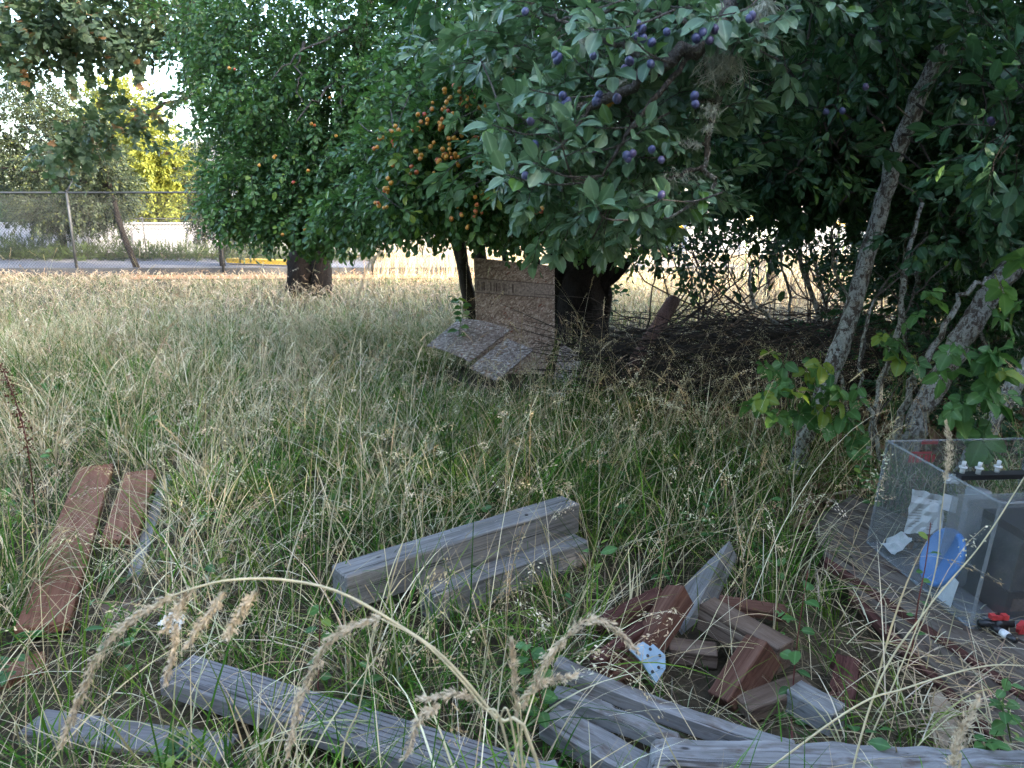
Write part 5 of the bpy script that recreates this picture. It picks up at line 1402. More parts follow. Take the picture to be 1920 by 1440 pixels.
# hose valve with red handle, and a small black and white connector, on the planks
hv = thing('hose_valve', G(1868, 1165, ZT), 'black hose valve with a red handle beside the tank', 'valve')
p0, p1 = G(1835, 1168, ZT + .02), G(1900, 1170, ZT + .02)
mb = MB(); mb.tube([p0, p0.lerp(p1, .4), p1], .012, .010, 10); mb.tube([p0.lerp(p1, .45), p0.lerp(p1, .75)], .017, .017, 10); mb.build('body', M['black'], hv, True)
hc = p0.lerp(p1, .55) + Vector((0, 0, .022))
mb = MB(); mb.box(hc, (.05, .014, .012)); mb.box(hc + Vector((.02, 0, .004)), (.018, .022, .016)); mb.box(hc + Vector((-.02, 0, .004)), (.018, .022, .016)); mb.build('handle', M['red'], hv)
cn = thing('hose_connector', G(1885, 1190, ZT), 'small black pipe connector with a white collar on the planks', 'connector')
q0, q1 = G(1862, 1175, ZT + .014), G(1905, 1202, ZT + .014)
mb = MB(); mb.tube([q0, q0.lerp(q1, .4)], .012, .012, 10); mb.tube([q0.lerp(q1, .66), q1], .011, .010, 10); mb.build('body', M['black'], cn, True)
mb = MB(); mb.tube([q0.lerp(q1, .38), q0.lerp(q1, .68)], .0135, .0135, 10); mb.build('collar', M['white'], cn, True)
mb = MB(); p = G(1915, 1172, ZT + .03); mb.box(p, (.05, .016, .014), Euler((0, 0, .7)).to_matrix()); mb.box(p + Vector((0, 0, -.015)), (.018, .018, .03)); tag(mb.build('valve_handle', M['red']), 'second red valve handle at the right frame edge', 'handle')
clear(c_fl, c_fr, .1); clear(T(0, .3, 0), T(Lx, .3, 0), .32)

# small litter and stray plants at left
wr_ = crumple('wrapper', 'green and white wrapper under the red board', [G(25, 1200, .06), G(80, 1190, .06), G(82, 1183, .09), G(30, 1188, .09)], 3, .004, 'green', 'wrapper')
um = thing('umbel_flower', G(330, 1200), 'white flat flower head in the grass left of the deck board', 'flower')
mb = MB(); uc = A(322, 1172, 2.15); mb.tube([G(345, 1235), A(335, 1200, 2.2), uc], .002, .0015, 5); mb.build('stem', M['stem_green'], um)
mb = MB()
for k in range(46):
    an, rr = random.uniform(0, 6.28), .042 * math.sqrt(random.random()); p = uc + Vector((math.cos(an) * rr, math.sin(an) * rr * .5, .012 + math.sin(an) * rr * .5))
    mb.tube([uc - Vector((0, 0, .01)), p], .0006, .0006, 3, cap=False)
    mb.tube([p - Vector((0, 0, .003)), p + Vector((0, 0, .003))], .006, .003, 6)
mb.build('flower_head', M['flower_white'], um)
# ------------------------------------------------------------------ grass
random.seed(77)
STRAW = np.array([(0.54, 0.43, 0.24), (0.66, 0.56, 0.35), (0.42, 0.31, 0.17), (0.74, 0.66, 0.46)])
GREEN = np.array([(0.04, 0.105, 0.013), (0.065, 0.15, 0.018), (0.03, 0.082, 0.014), (0.12, 0.19, 0.028)])
TAN = np.array([(0.46, 0.33, 0.21), (0.54, 0.41, 0.27), (0.40, 0.28, 0.18), (0.60, 0.50, 0.35)])
def pickc(pal, n, s=.15):
    return pal[rng.integers(0, len(pal), n)] * rng.uniform(1 - s, 1 + s, (n, 1)) * rng.uniform(.94, 1.06, (n, 3))
class Grass:
    """collects ribbons as big arrays; build() makes one mesh"""
    def __init__(s): s.v, s.q, s.c, s.n = [], [], [], 0
    def strips(s, P, side, W, C):
        """P (N,S+1,3) centre lines, side (N,3), W (N,S+1) half widths, C (N,S+1,3) colours"""
        N_, S1, _ = P.shape
        a = P + side[:, None, :] * W[:, :, None]; b = P - side[:, None, :] * W[:, :, None]
        v = np.stack([a, b], 2).reshape(-1, 3)
        c = np.repeat(C[:, :, None, :], 2, 2).reshape(-1, 3)
        i = np.arange(S1 - 1)
        q1 = np.stack([2 * i, 2 * i + 1, 2 * i + 3, 2 * i + 2], 1)
        q = (np.arange(N_) * 2 * S1)[:, None, None] + q1[None] + s.n
        s.v.append(v); s.c.append(c); s.q.append(q.reshape(-1, 4)); s.n += len(v)
    def diamonds(s, p, d, side, L, w, col):
        v = np.stack([p, p + d * (L * .45)[:, None] + side * w[:, None], p + d * L[:, None], p + d * (L * .45)[:, None] - side * w[:, None]], 1).reshape(-1, 3)
        q = (np.arange(len(p)) * 4)[:, None] + np.arange(4)[None] + s.n
        s.v.append(v); s.c.append(np.repeat(col, 4, 0)); s.q.append(q); s.n += len(v)
    def build(s, name, label):
        v = np.concatenate(s.v).astype(np.float32); q = np.concatenate(s.q).astype(np.int32); c = np.concatenate(s.c)
        me = bpy.data.meshes.new(name)
        me.vertices.add(len(v)); me.vertices.foreach_set('co', v.ravel())
        me.loops.add(q.size); me.loops.foreach_set('vertex_index', q.ravel())
        me.polygons.add(len(q)); me.polygons.foreach_set('loop_start', np.arange(len(q), dtype=np.int32) * 4)
        at = me.attributes.new('col', 'FLOAT_COLOR', 'POINT')
        at.data.foreach_set('color', np.concatenate([c, np.ones((len(c), 1))], 1).astype(np.float32).ravel())
        me.materials.append(M['grass']); me.update(calc_edges=True)
        return tag(link(name, me), label, 'grass', None, 'stuff')
def curve_path(base, az, L, lean, curve, S, power=1.0, kink=None):
    n = len(L); P = np.zeros((n, S + 1, 3)); P[:, 0] = base
    dv = np.stack([np.cos(az), np.sin(az), np.zeros(n)], 1)
    for i in range(S):
        th = lean + curve * ((i + .5) / S) ** power
        if kink is not None: th = th + kink * (i >= S - 2)
        P[:, i + 1] = P[:, i] + (dv * np.sin(th)[:, None] + np.array((0, 0, 1.0)) * np.cos(th)[:, None]) * (L / S)[:, None]
        if i: P[:, i + 1, 2] = np.maximum(P[:, i + 1, 2], .004 + .006 * (i % 2))
    return P
def sides(az, tw):
    n = len(az)
    return np.stack([-np.sin(az) * np.cos(tw) + np.cos(az) * np.sin(tw), np.cos(az) * np.cos(tw) + np.sin(az) * np.sin(tw), np.zeros(n)], 1)
U = lambda a, b, n: rng.uniform(a, b, n)
def blades(g, P, L, lean, curve, width, c0, c1, S=5, az=None):
    n = len(P)
    base = np.stack([P[:, 0], P[:, 1], zground(P[:, 0], P[:, 1]) - .01], 1)
    if az is None: az = U(0, 6.283, n)
    path = curve_path(base, az, L, lean, curve, S)
    t = np.linspace(0, 1, S + 1)
    W = width[:, None] * .5 * (1 - t ** 2.2 * .97)[None] * (.7 + .3 * np.minimum(1, t * 3))[None]
    C = c0[:, None] * (1 - t)[None, :, None] + c1[:, None] * t[None, :, None]
    g.strips(path, sides(az, U(-.7, .7, n)), W, C)
def culms(g, P, L, lean, curve, width, col, hcol, hl, nsp, S=8, spread=.010, splen=.011, spw=.0016, ribbon=0.0, power=2.2):
    n = len(P)
    base = np.stack([P[:, 0], P[:, 1], zground(P[:, 0], P[:, 1]) - .01], 1)
    az = U(0, 6.283, n) * .75 + 2.6 + .8 * np.sin(P[:, 0] * .9 + P[:, 1] * .6)
    path = curve_path(base, az, L, lean, curve, S, power)
    t = np.linspace(0, 1, S + 1)
    W = width[:, None] * .5 * (1 - .6 * t)[None]
    sd = sides(az, U(-.6, .6, n))
    g.strips(path, sd, W, np.repeat(col[:, None], S + 1, 1))
    def at(tt):
        q = tt * S; i = np.minimum(S - 1, q.astype(int)); f = (q - i)
        k = np.arange(n)
        a, b = path[k, i], path[k, i + 1]
        d = b - a; d /= np.linalg.norm(d, axis=1)[:, None] + 1e-9
        return a + (b - a) * f[:, None], d
    if ribbon > 0:                                   # dense narrow head
        R_ = 5; tt = np.linspace(0, 1, R_ + 1)
        hp = np.stack([at(np.clip(1 - hl / L + hl / L * x, 0, .999))[0] for x in tt], 1)
        hw = ribbon * U(.6, 1.2, n)[:, None] * np.array((.15, .8, 1, .85, .55, .08))[None]
        cc = hcol[:, None] * rng.uniform(.8, 1.2, (n, R_ + 1, 1))
        g.strips(hp, sides(az, U(-1.4, 1.4, n)), hw, cc)
    for k in range(nsp):
        p, d = at(np.clip(1 - hl / L * rng.random(n), 0, .999))
        off = rng.normal(size=(n, 3)) * spread; off[:, 2] -= spread * .6
        dd = d * .8 + rng.normal(size=(n, 3)) * .4 + np.array((0, 0, -.35)); dd /= np.linalg.norm(dd, axis=1)[:, None]
        sd2 = np.cross(dd, rng.normal(size=(n, 3))); sd2 /= np.linalg.norm(sd2, axis=1)[:, None] + 1e-9
        g.diamonds(p + off, dd, sd2, splen * U(.6, 1.2, n), spw * U(.7, 1.3, n), hcol * rng.uniform(.75, 1.25, (n, 1)))
EX = np.array(EXCL)
def near_excl(P, pad=0.0, dy=0.0):
    """True where the point (shifted away from the camera by dy) falls in a footprint"""
    q0 = P / np.linalg.norm(P, axis=1)[:, None]
    hit = np.zeros(len(P), bool)
    for ax, ay, bx, by, hw, fk in EX:
        q = P + q0 * (dy * fk)
        d = np.array((bx - ax, by - ay)); L2 = max(1e-6, d @ d)
        t = np.clip(((q - (ax, ay)) @ d) / L2, 0, 1)
        c = np.stack([ax + t * d[0], ay + t * d[1]], 1)
        hit |= np.linalg.norm(q - c, axis=1) < hw + pad
    return hit
def field(density, y0, y1, half=0.76, x_max=99, x_min=-99):
    """random spots in the wedge the camera sees (and a margin); density per square metre"""
    wmax = y1 * half + .6
    n = int(density * (y1 - y0) * 2 * wmax)
    x, y = U(-wmax, wmax, n), U(y0, y1, n)
    k = (np.abs(x) < y * half + .6) & (x < x_max) & (x > x_min)
    return np.stack([x[k], y[k]], 1)
def thicket_side(P):
    """ground under the thicket, nearly bare"""
    x, y = P[:, 0], P[:, 1]
    return (x > 0.75 + 0.25 * np.sin(y * 3)) & (y > 3.3 + (x - 2.0) * -0.5) & (y > 4.9 - 0.5 * (x - 0.75)) & (y < 9.5)
def clump(P, s=1.0):
    return .5 + .5 * np.sin(P[:, 0] * 2.9 * s + 1.7 * np.sin(P[:, 1] * 1.9 * s)) * np.sin(P[:, 1] * 2.3 * s + 1.3 * np.sin(P[:, 0] * 2.1 * s))
def filt(P, pad, front, keepfront, thick_keep=0.06, c0=.45, cs=1.0):
    k = ~near_excl(P, pad)
    if front > 0:
        fr = near_excl(P, 0.0, front) | near_excl(P, 0.0, front * .5) | near_excl(P, .02, front * .2)
        k &= (~fr) | (rng.random(len(P)) < keepfront)
    hx, hy = P[:, 0] - .62, P[:, 1] - 2.05
    k &= ((hx / .55) ** 2 + (hy / .42) ** 2 > 1) | (rng.random(len(P)) < .75)
    k &= (~thicket_side(P)) | (rng.random(len(P)) < thick_keep)
    k &= rng.random(len(P)) < c0 + (1 - c0) * clump(P, cs)
    # clumps: pull roots together into tufts
    cell = .085
    j = np.stack([np.sin(P[:, 1] * 61.0 + P[:, 0] * 13), np.sin(P[:, 0] * 57.0 - P[:, 1] * 17)], 1)
    return P[k] + j[k] * .03
def front_short(P, d=.30):
    """shorter blades right in front of things that must stay in view"""
    fr = near_excl(P, 0.0, d) | near_excl(P, 0.0, d * .5)
    return np.where(fr, .45, 1.0)
def jit(c, n): return pickc(c, n)

def tufts(C, m, rad):
    """m roots round every tuft centre, with the outward azimuth of each"""
    n = len(C); k = np.repeat(np.arange(n), m)
    an = U(0, 6.283, n * m); r = rad * np.sqrt(rng.random(n * m))
    return C[k] + np.stack([np.cos(an), np.sin(an)], 1) * r[:, None], an, r / rad, k
g = Grass()                                              # green tufts, near
C = filt(field(46, 1.0, 9.5), .01, .24, .40, .06, .35, .6); nt_ = len(C)
size = rng.uniform(.55, 1.25, nt_) * (.7 + .5 * clump(C, .6)) * front_short(C)
tint = pickc(GREEN, nt_, .3); dry = rng.random(nt_) < .05 + .03 * C[:, 1] + .10 * (C[:, 0] < -1.2)
P, an, rr, k = tufts(C, 26, .075); n = len(P)
ok = ~near_excl(P, .0); P, an, rr, k = P[ok], an[ok], rr[ok], k[ok]; n = len(P)
grn = tint[k] * rng.uniform(.75, 1.3, (n, 1)); grn = np.where(dry[k][:, None], pickc(STRAW, n), grn)
tip = np.where(rng.random((n, 1)) < .2, pickc(STRAW, n), grn * 1.2)
blades(g, P, U(.28, .58, n) * size[k], .08 + .4 * rr + rng.normal(size=n) * .08, U(.5, 1.9, n), U(.0038, .0075, n), grn, tip, 6, an + rng.normal(size=n) * .5)
P = filt(field(360, 1.0, 9.0), .0, .24, .40, .05, .40); n = len(P)
kk = front_short(P) * (.75 + .5 * clump(P, .8)); grn = pickc(GREEN, n); tip = np.where(rng.random((n, 1)) < .3, pickc(STRAW, n), grn * 1.15)
blades(g, P, U(.2, .5, n) * kk, U(0, .6, n), U(.4, 2.0, n), U(.003, .006, n), grn, tip)
g.build('green_grass', 'green grass blades in the near and middle field')
g = Grass()                                              # dry thin blades and criss-crossing straws, near
P = filt(field(240, 1.0, 9.0), .0, .22, .45, .10, .30, .7); P = P[(P[:, 1] > 6) | (P[:, 0] < -1.2) | (rng.random(len(P)) < .6)]; n = len(P); k = front_short(P)
blades(g, P, U(.25, .6, n) * k, U(0, .8, n), U(.0, 1.5, n), U(.0028, .0058, n), pickc(STRAW, n), pickc(STRAW, n))
g.build('dry_grass', 'thin dry straw blades criss crossing the near field')
g = Grass()                                              # flattened thatch
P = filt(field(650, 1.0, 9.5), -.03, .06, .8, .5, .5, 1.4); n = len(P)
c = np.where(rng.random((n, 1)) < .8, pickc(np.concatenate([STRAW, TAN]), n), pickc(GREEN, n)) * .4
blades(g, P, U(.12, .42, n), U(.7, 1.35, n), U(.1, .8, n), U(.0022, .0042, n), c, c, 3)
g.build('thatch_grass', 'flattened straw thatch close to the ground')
g = Grass()                                              # seeding stems, near
P = filt(field(60, 1.7, 4.5), .02, .36, .3, .05, .4); n = len(P)
culms(g, P, U(.5, .85, n), U(0, .5, n), U(.3, 2.0, n), U(.0022, .0036, n), pickc(STRAW, n), pickc(STRAW, n), U(.10, .18, n), 34, 8, .009, .013, .0023)
P = filt(field(70, 4.5, 8.0), .02, .5, .25, .05, .4); n = len(P)
culms(g, P, U(.45, .80, n), U(0, .45, n), U(.6, 2.3, n), U(.0028, .0042, n), pickc(STRAW, n), pickc(np.concatenate([STRAW, TAN]), n), U(.10, .18, n), 14, 8, .007, .015, .003, .0048)
P = np.stack([U(.6, 2.6, 260), U(4.2, 5.6, 260)], 1); P = P[~near_excl(P, .02)]; n = len(P)
culms(g, P, U(.5, .95, n), U(0, .5, n), U(.5, 2.0, n), U(.0022, .0032, n), pickc(STRAW, n), pickc(STRAW, n), U(.10, .18, n), 26)
g.build('seeding_grass', 'pale stems with nodding seed heads in the near field')
g = Grass()                                              # far field
P = filt(field(62, 7.6, 17.0, x_max=3.2), .0, .4, .4, .05, .40, .7); n = len(P); k = np.clip(1.1 - .075 * (P[:, 1] - 7), .32, 1.1)
culms(g, P, U(.42, .78, n) * k, U(0, .45, n), U(.8, 2.6, n), U(.003, .0045, n), pickc(STRAW, n) * .8, pickc(TAN, n) * 1.2, U(.10, .18, n), 6, 6, .008, .02, .005, .0075)
P = filt(field(230, 8.0, 17.0, x_max=3.2), .0, .3, .4, .05, .4, .6); n = len(P)
c = np.where(rng.random((n, 1)) < .62, pickc(GREEN, n) * 1.1, pickc(STRAW, n))
blades(g, P, U(.2, .5, n) * np.clip(1.15 - .09 * (P[:, 1] - 8), .35, 1.1), U(0, .6, n), U(.3, 1.8, n), U(.005, .009, n), c, np.where(rng.random((n, 1)) < .6, pickc(STRAW, n), c), 4)
g.build('far_grass', 'dense straw coloured seeding grass of the far field')
g = Grass()                                              # scattered tall stems
P = filt(field(7, 1.9, 9.0), .03, .5, .25, .1, .6); n = len(P)
culms(g, P, U(.85, 1.25, n), U(.05, .6, n), U(.1, 1.2, n), U(.0024, .0036, n), pickc(STRAW, n), pickc(STRAW, n), U(.07, .14, n), 30, 9, .0035, .011, .0018, .003, 1.6)
P = np.concatenate([filt(field(9, 1.6, 7.0), .03, .45, .25, .1, .6), filt(field(34, 1.2, 3.6), .02, .35, .35, .1, .5)]); n = len(P)
c = np.where(rng.random((n, 1)) < .7, pickc(GREEN, n) * 1.3, pickc(STRAW, n))
blades(g, P, U(.42, .8, n), U(.1, .9, n), U(.2, 1.7, n), U(.005, .009, n), c, np.where(rng.random((n, 1)) < .5, pickc(STRAW, n), c), 8)
g.build('tall_grass', 'scattered taller straw stems above the field')
g = Grass()                                              # loose straw lying over the timbers
P = field(150, 1.3, 4.6); P = P[~thicket_side(P)]; P = P[near_excl(P, .16) & ~near_excl(P, -.01)]; P = P[(P[:, 0] < .1) | (rng.random(len(P)) < .3)]; n = len(P)
blades(g, P, U(.35, .7, n), U(.5, 1.0, n), U(.1, .8, n), U(.0018, .0032, n), pickc(STRAW, n), pickc(STRAW, n), 6)
P = np.stack([U(-2.75, -1.0, 190), U(1.6, 4.4, 190)], 1); P = P[~near_excl(P, -.02)]; P = P[near_excl(P, .14)]; n = len(P)
c = np.where(rng.random((n, 1)) < .45, pickc(GREEN, n) * 1.2, pickc(STRAW, n))
blades(g, P, U(.3, .55, n), U(.25, .8, n), U(.6, 1.6, n), U(.003, .006, n), c, c, 6)
g.build('fallen_grass', 'loose fallen straw crossing the timbers')
# the sunlit dry meadow beyond the thicket and the golden grass by the fence corner
g = Grass()
P = np.stack([U(1.0, 20, 9000), 9.8 + 20 * rng.random(9000) ** 1.3], 1); n = len(P)
culms(g, P, U(.3, .6, n), U(0, .5, n), U(.5, 2.2, n), U(.004, .007, n), pickc(STRAW, n), pickc(STRAW, n), U(.09, .15, n), 2, 5, .006, .02, .004, .005)
blades(g, P + rng.normal(size=P.shape) * .1, U(.2, .4, n), U(0, .7, n), U(.3, 1.5, n), U(.006, .011, n), pickc(STRAW, n), pickc(STRAW, n), 3)
g.build('meadow_grass', 'sunlit dry meadow grass beyond the thicket gap')
g = Grass()
P = np.stack([U(-3.3, 1.2, 1800), U(16.5, 21, 1800)], 1); n = len(P)
culms(g, P, U(.6, 1.2, n), U(0, .4, n), U(.3, 1.6, n), U(.006, .010, n), pickc(STRAW, n), pickc(STRAW, n), U(.12, .2, n), 3, 5, .01, .02, .005, .006)
g.build('golden_grass', 'golden sunlit grass behind the wire at the field corner')

# ------------------------------------------------------------------ big flowering stalks close to the lens
def stalk(label, root, path, Y, heads, r=.0022, group='seed stalks close to the camera', mat='straw'):
    """path and heads are given as picture positions at distance Y (or (px, py, Y))"""
    pt = lambda q: A(q[0], q[1], q[2] if len(q) > 2 else Y)
    t = thing('grass_stalk', root, label, 'grass stalk', group)
    p = [Vector(root)] + [pt(q) for q in path]
    mb = MB(); mb.tube(smooth_path(p, 40), r, r * .45, 6, .05); mb.build('stem', M[mat], t, True)
    for h, w in heads:
        w *= 1.35
        hp = smooth_path([pt(q) for q in h], 22)
        hp = [hp[0]] + [q + Vector([random.gauss(0, .0012) for _ in range(3)]) for q in hp[1:]]
        mb = MB(); mb.tube(hp, r * .3, r * .2, 5, col=(.5, .38, .24), cap=False)
        L = sum((hp[i + 1] - hp[i]).length for i in range(21))
        for k in range(int(L * 3600)):
            u = random.random(); i = min(20, int(u * 21)); q = hp[i].lerp(hp[i + 1], u * 21 - i); d = (hp[i + 1] - hp[i]).normalized()
            env = w * (math.sin(math.pi * min(1, .08 + .92 * u)) ** .5) * (0.75 + .25 * math.sin(u * L * 160))
            off = Vector([random.gauss(0, .5) for _ in range(3)]) * env
            a = d * 1.1 + off.normalized() * .5
            s = a.cross(Vector((random.gauss(0, 1), random.gauss(0, 1), random.gauss(0, 1)))).normalized(); a.normalize()
            ll, ww = random.uniform(.005, .010), random.uniform(.0007, .0012)
            pp = q + off
            mb.add([pp, pp + a * ll * .4 + s * ww, pp + a * ll, pp + a * ll * .4 - s * ww], [(0, 1, 2, 3)])
        mb.c = []
        mb.build('seed_head', M['seed'], t)
    return t
random.seed(91)
Ys = .85
stalk('long arching seed stalk sweeping from bottom centre to the lower left', (.16, .95, 0), [(1010, 1440), (930, 1345), (840, 1240), (760, 1180), (640, 1112), (540, 1088), (450, 1086), (380, 1098), (300, 1128), (235, 1175)], Ys,
      [([(330, 1115), (250, 1160), (200, 1205), (165, 1270), (140, 1330), (115, 1400)], .0055), ([(360, 1105), (335, 1140), (308, 1185)], .005), ([(330, 1170), (325, 1220), (312, 1280)], .004), ([(420, 1110), (385, 1160), (345, 1215)], .005), ([(480, 1110), (450, 1150), (424, 1195)], .0045)], .0026)
stalk('forked seed stalk with a drooping head below the arch', (.10, .93, 0), [(960, 1440), (900, 1320), (800, 1210), (715, 1160)], .83, [([(715, 1160), (650, 1178), (605, 1220), (575, 1280), (555, 1340), (540, 1420)], .0055)], .002)
stalk('small nodding head left of the bottom centre stem', (.08, .92, 0), [(970, 1420), (930, 1350), (890, 1312)], .82, [([(890, 1312), (850, 1300), (785, 1315)], .004), ([(825, 1320), (785, 1350), (760, 1420)], .004)], .0018)
stalk('plump twin seed heads in front of the steel plate', (.13, 1.05, 0), [(975, 1400), (1010, 1290), (1045, 1215), (1065, 1190)], .95, [([(1062, 1195), (1030, 1230), (1005, 1275), (980, 1325)], .0058), ([(1065, 1190), (1105, 1165), (1150, 1175), (1195, 1225)], .005), ([(1000, 1290), (1040, 1275), (1080, 1270)], .0035)], .0018)
stalk('single straw stalk with a dark spike at the bottom centre', (.02, 1.0, 0), [(978, 1400), (968, 1330), (962, 1280)], .92, [([(968, 1350), (963, 1260), (960, 1200)], .003)], .0016)
stalk('blurred seed spike at the bottom right corner', (.55, .85, 0), [(1785, 1500), (1790, 1430)], .82, [([(1785, 1440), (1800, 1380), (1835, 1310)], .005)], .0018)
stalk('thin pale stalk rising across the middle of the field', (-.75, 3.3, 0), [(690, 1100), (640, 900), (640, 760), (700, 480)], 3.4, [([(670, 560), (690, 500), (714, 472)], .008)], .003)
stalk('pale stalk slanting up in the left field with a brown head', (-1.3, 3.2, 0), [(330, 1040), (310, 900), (296, 720)], 3.3, [([(296, 720), (294, 690), (297, 650)], .008)], .003)
stalk('tall straw stalk in front of the plastic tank', (.95, 1.75, 0), [(1740, 1120), (1765, 960), (1775, 880)], 1.75, [([(1772, 900), (1780, 850), (1775, 790)], .007)], .002)
stalk('long slanting stem crossing the right corner of the tank', (.75, 1.45, 0), [(1640, 1300), (1740, 1140), (1840, 1020), (1930, 880)], 1.5, [], .0026)
stalk('pale bent stem lying across the right foreground', (.45, 1.55, 0), [(1580, 1340), (1700, 1290), (1840, 1250), (1930, 1248)], 1.5, [], .0028)
stalk('pale stem crossing in front of the deck board', (-.35, 1.2, 0), [(640, 1440), (675, 1320), (705, 1150)], 1.2, [], .0022)
stalk('straight pale stem left of the blue grey timber', (-.6, 1.6, 0), [(490, 1420), (560, 1200), (640, 1000)], 1.7, [], .0016)
# dark dock stalk at the left edge
dkp = thing('dock_stalk', G(70, 1000), 'dark rust brown dock seed stalk at the left edge', 'dock stalk')
mb = MB(); p = smooth_path([G(70, 1000), A(55, 860, 3.0), A(35, 770, 3.0), A(5, 690, 3.0)], 20); mb.tube(p, .003, .002, 5); mb.build('stem', M['stem_red'], dkp)
mb = MB()
for k in range(260):
    q = random.choice(p[7:]); q = q + Vector([random.gauss(0, .012) for _ in range(3)]); s = random.uniform(.003, .006)
    d = Vector([random.gauss(0, 1) for _ in range(3)]).normalized() * s; e = d.orthogonal().normalized() * s
    mb.add([q - d, q + e, q + d, q - e], [(0, 1, 2, 3)])
mb.build('seed_head', M['dock'], dkp)

# ------------------------------------------------------------------ young shoots and small plants
SM = leaf_variants('leaf', M['leaf_bramble'], 0.045, 0.03, 4)
def shoot_plant(label, root, path, Y, nleaf, sc=1.0, mat='stem_red'):
    t = thing('young_shoot', root, label, 'shoot', 'young leafy shoots')
    p = smooth_path([Vector(root)] + [A(px, py, Y) for px, py in path], 22)
    mb = MB(); mb.tube(p, .0028, .0014, 6, .1); mb.build('stem', M[mat], t)
    for k in range(nleaf):
        q = p[4 + int(17 * k / nleaf)]; an = k * 2.4
        d = Vector((math.cos(an), math.sin(an) * .7 - .3, random.uniform(-.1, .4)))
        put('leaf', random.choice(SM), t, q + d * .008, leaf_rot(d, .3), random.uniform(.7, 1.15) * sc)
shoot_plant('red stemmed shoot standing behind the bottom right beam', G(1485, 1395, .0), [(1485, 1320), (1495, 1200), (1515, 1070)], 2.0, 12, 1.15)
shoot_plant('red stemmed shoot in front of the plank platform', G(1705, 1260), [(1720, 1140), (1735, 1060), (1745, 980)], 2.1, 7, .7)
shoot_plant('leafy green shoot left of the bowed slat', G(1020, 1400), [(1015, 1320), (1000, 1250), (985, 1190)], 1.85, 16, 1.1)
shoot_plant('small shoot in front of the grey timber end', G(595, 1330), [(598, 1230), (600, 1160), (598, 1130)], 2.05, 8, .9)
shoot_plant('upright green shoot behind the pointed post', G(1330, 1040), [(1330, 990), (1328, 940), (1325, 900)], 2.9, 12, .7, 'stem_green')
shoot_plant('broad leaved plant in the bottom right corner', G(1900, 1420), [(1890, 1360), (1880, 1320), (1890, 1270)], 1.7, 14, .9, 'stem_green')
shoot_plant('second leafy plant at the bottom right edge', G(1850, 1440), [(1850, 1400), (1860, 1390)], 1.65, 9, .9, 'stem_green')
shoot_plant('leafy plant low at the bottom left', G(330, 1420), [(345, 1400), (340, 1370)], 1.8, 8, 1.0, 'stem_green')
shoot_plant('leafy seedling left of the flat strand board', G(860, 690), [(862, 620), (868, 580), (850, 555)], 6.3, 18, 2.0, 'stem_green')
shoot_plant('green seedling under the brambles beside the tank', G(1615, 930), [(1612, 900), (1618, 860), (1610, 840)], 3.2, 20, .8, 'stem_green')
shoot_plant('second green seedling beside the tank corner', G(1630, 960), [(1640, 920), (1635, 880)], 3.1, 16, .8, 'stem_green')
# ragwort in the sunny meadow
for i, (px, py, Y) in enumerate(((1403, 412, 14), (1425, 418, 13.5), (1445, 405, 14.5), (1565, 415, 13.5), (1585, 420, 14), (1270, 430, 15))):
    top = A(px, py, Y)
    t = thing('ragwort_plant', (top.x, top.y, 0), ['leftmost yellow ragwort of the trio in the sunny gap', 'lowest yellow ragwort of the trio in the sunny gap', 'rightmost yellow ragwort of the trio in the sunny gap', 'yellow ragwort just left of the lichened trunk', 'yellow ragwort touching the lichened trunk', 'faint yellow ragwort at the left of the gap'][i], 'flower', 'ragwort in the meadow')
    st, fl = MB(), MB()
    for k in range(9):
        e = top + Vector((random.gauss(0, .10), random.gauss(0, .1), random.gauss(0, .05)))
        st.tube([(top.x, top.y, 0), (top.x, top.y, top.z * .6), e], .007, .003, 4)
        for q in range(7):
            c_ = e + Vector((random.gauss(0, .04), random.gauss(0, .04), random.gauss(0.01, .012)))
            fl.tube([c_, c_ + Vector((0, 0, .012))], .016, .012, 6)
    st.build('stem', M['stem_green'], t); fl.build('flower_head', M['flower_yellow'], t)
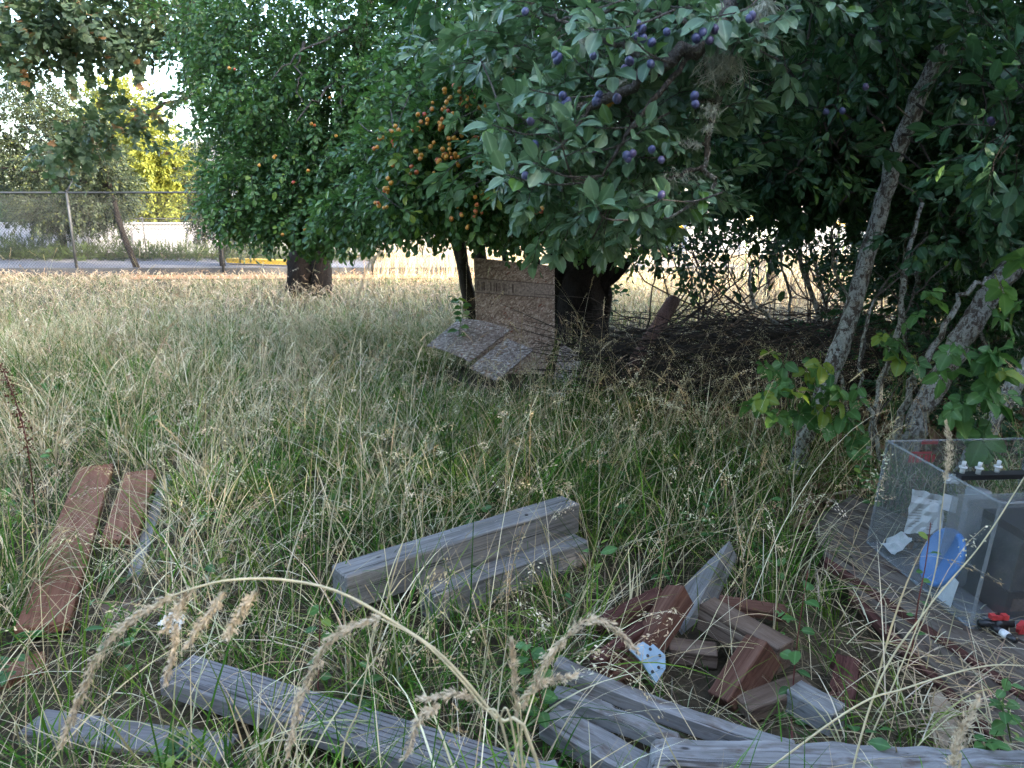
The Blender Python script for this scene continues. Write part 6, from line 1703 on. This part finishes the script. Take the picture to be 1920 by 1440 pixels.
# dead leaves under the thicket
g = [MB() for _ in range(4)]
for m_ in g:
    for k in range(7):
        lg = leaf_geo(random.uniform(.05, .1), random.uniform(.03, .06), random.uniform(.1, .6), random.uniform(.2, .6), 5); r_ = Euler((random.gauss(0, .5), random.gauss(0, .5), random.uniform(0, 6.3))).to_matrix()
        tt = random.random(); m_.add(place(lg[0], r_, Vector((random.gauss(0, .08), random.gauss(0, .08), random.uniform(.01, .06)))), lg[1], leaf_cols(len(lg[0]), tt))
LC = source_collection('dead_leaves', [m_.mesh('dead_leaves', M['leaf_litter']) for m_ in g])
P = field(9000, 3.0, 8.0, half=.9); P = P[(P[:, 0] > .7)]; P = P[thicket_side(P) | ((P[:, 0] > 1.45) & (P[:, 1] < 4.6) & (P[:, 1] > 3.3))][:1500]; n = len(P)
tag(scatter('leaf_litter', np.stack([P[:, 0], P[:, 1], zground(P[:, 0], P[:, 1])], 1), np.stack([np.zeros(n), np.zeros(n), rng.random(n) * 6.28], 1), rng.uniform(.7, 1.2, n), rng.integers(0, 4, n), LC), 'brown dead leaves on the ground under the thicket', 'leaves', None, 'stuff')
# low broad leaved weeds among the grass and straw fallen on the planks
W_ = [MB() for _ in range(4)]
for m_ in W_:
    for k in range(8):
        lg = leaf_geo(random.uniform(.03, .06), random.uniform(.018, .03), random.uniform(.1, .5), random.uniform(.1, .4), 5); r_ = Euler((random.gauss(0, .3), random.gauss(-.3, .4), k * 2.4)).to_matrix()
        m_.add(place(lg[0], r_, Vector((random.gauss(0, .02), random.gauss(0, .02), random.uniform(.03, .18)))), lg[1], leaf_cols(len(lg[0]), random.random() * .4))
WC = source_collection('weed_leaves', [m_.mesh('weed_leaves', M['leaf_bramble']) for m_ in W_])
P = filt(field(16, 1.4, 7.5), .03, .2, .5, .6, .2, 1.3); n = len(P)
tag(scatter('weed_leaves', np.stack([P[:, 0], P[:, 1], zground(P[:, 0], P[:, 1])], 1), np.stack([np.zeros(n), np.zeros(n), rng.random(n) * 6.28], 1), rng.uniform(.6, 1.3, n), rng.integers(0, 4, n), WC), 'small broad leaved weeds growing low among the grass', 'weeds', None, 'stuff')
g = Grass()
n = 420
q = np.array([tuple(G(px, py, .09)) for px, py in zip(U(1530, 1900, n), U(960, 1400, n))])
q = q[(q[:, 0] > 1.15)]; n = len(q)
az = U(0, 6.283, n); L_ = U(.05, .28, n); S = 3
path = q[:, None, :] + (np.stack([np.cos(az), np.sin(az), np.zeros(n)], 1) * L_[:, None])[:, None, :] * np.linspace(-.5, .5, S + 1)[None, :, None]
path[:, :, 2] += np.array((.002, .008, .010, .002))[None] * rng.uniform(.3, 1.5, (n, 1))
g.strips(path, sides(az, np.zeros(n)), np.full((n, S + 1), .0016), np.repeat((pickc(np.concatenate([STRAW, TAN]), n) * .8)[:, None], S + 1, 1))
g.build('straw_litter', 'dry straw litter lying on the plank platform')
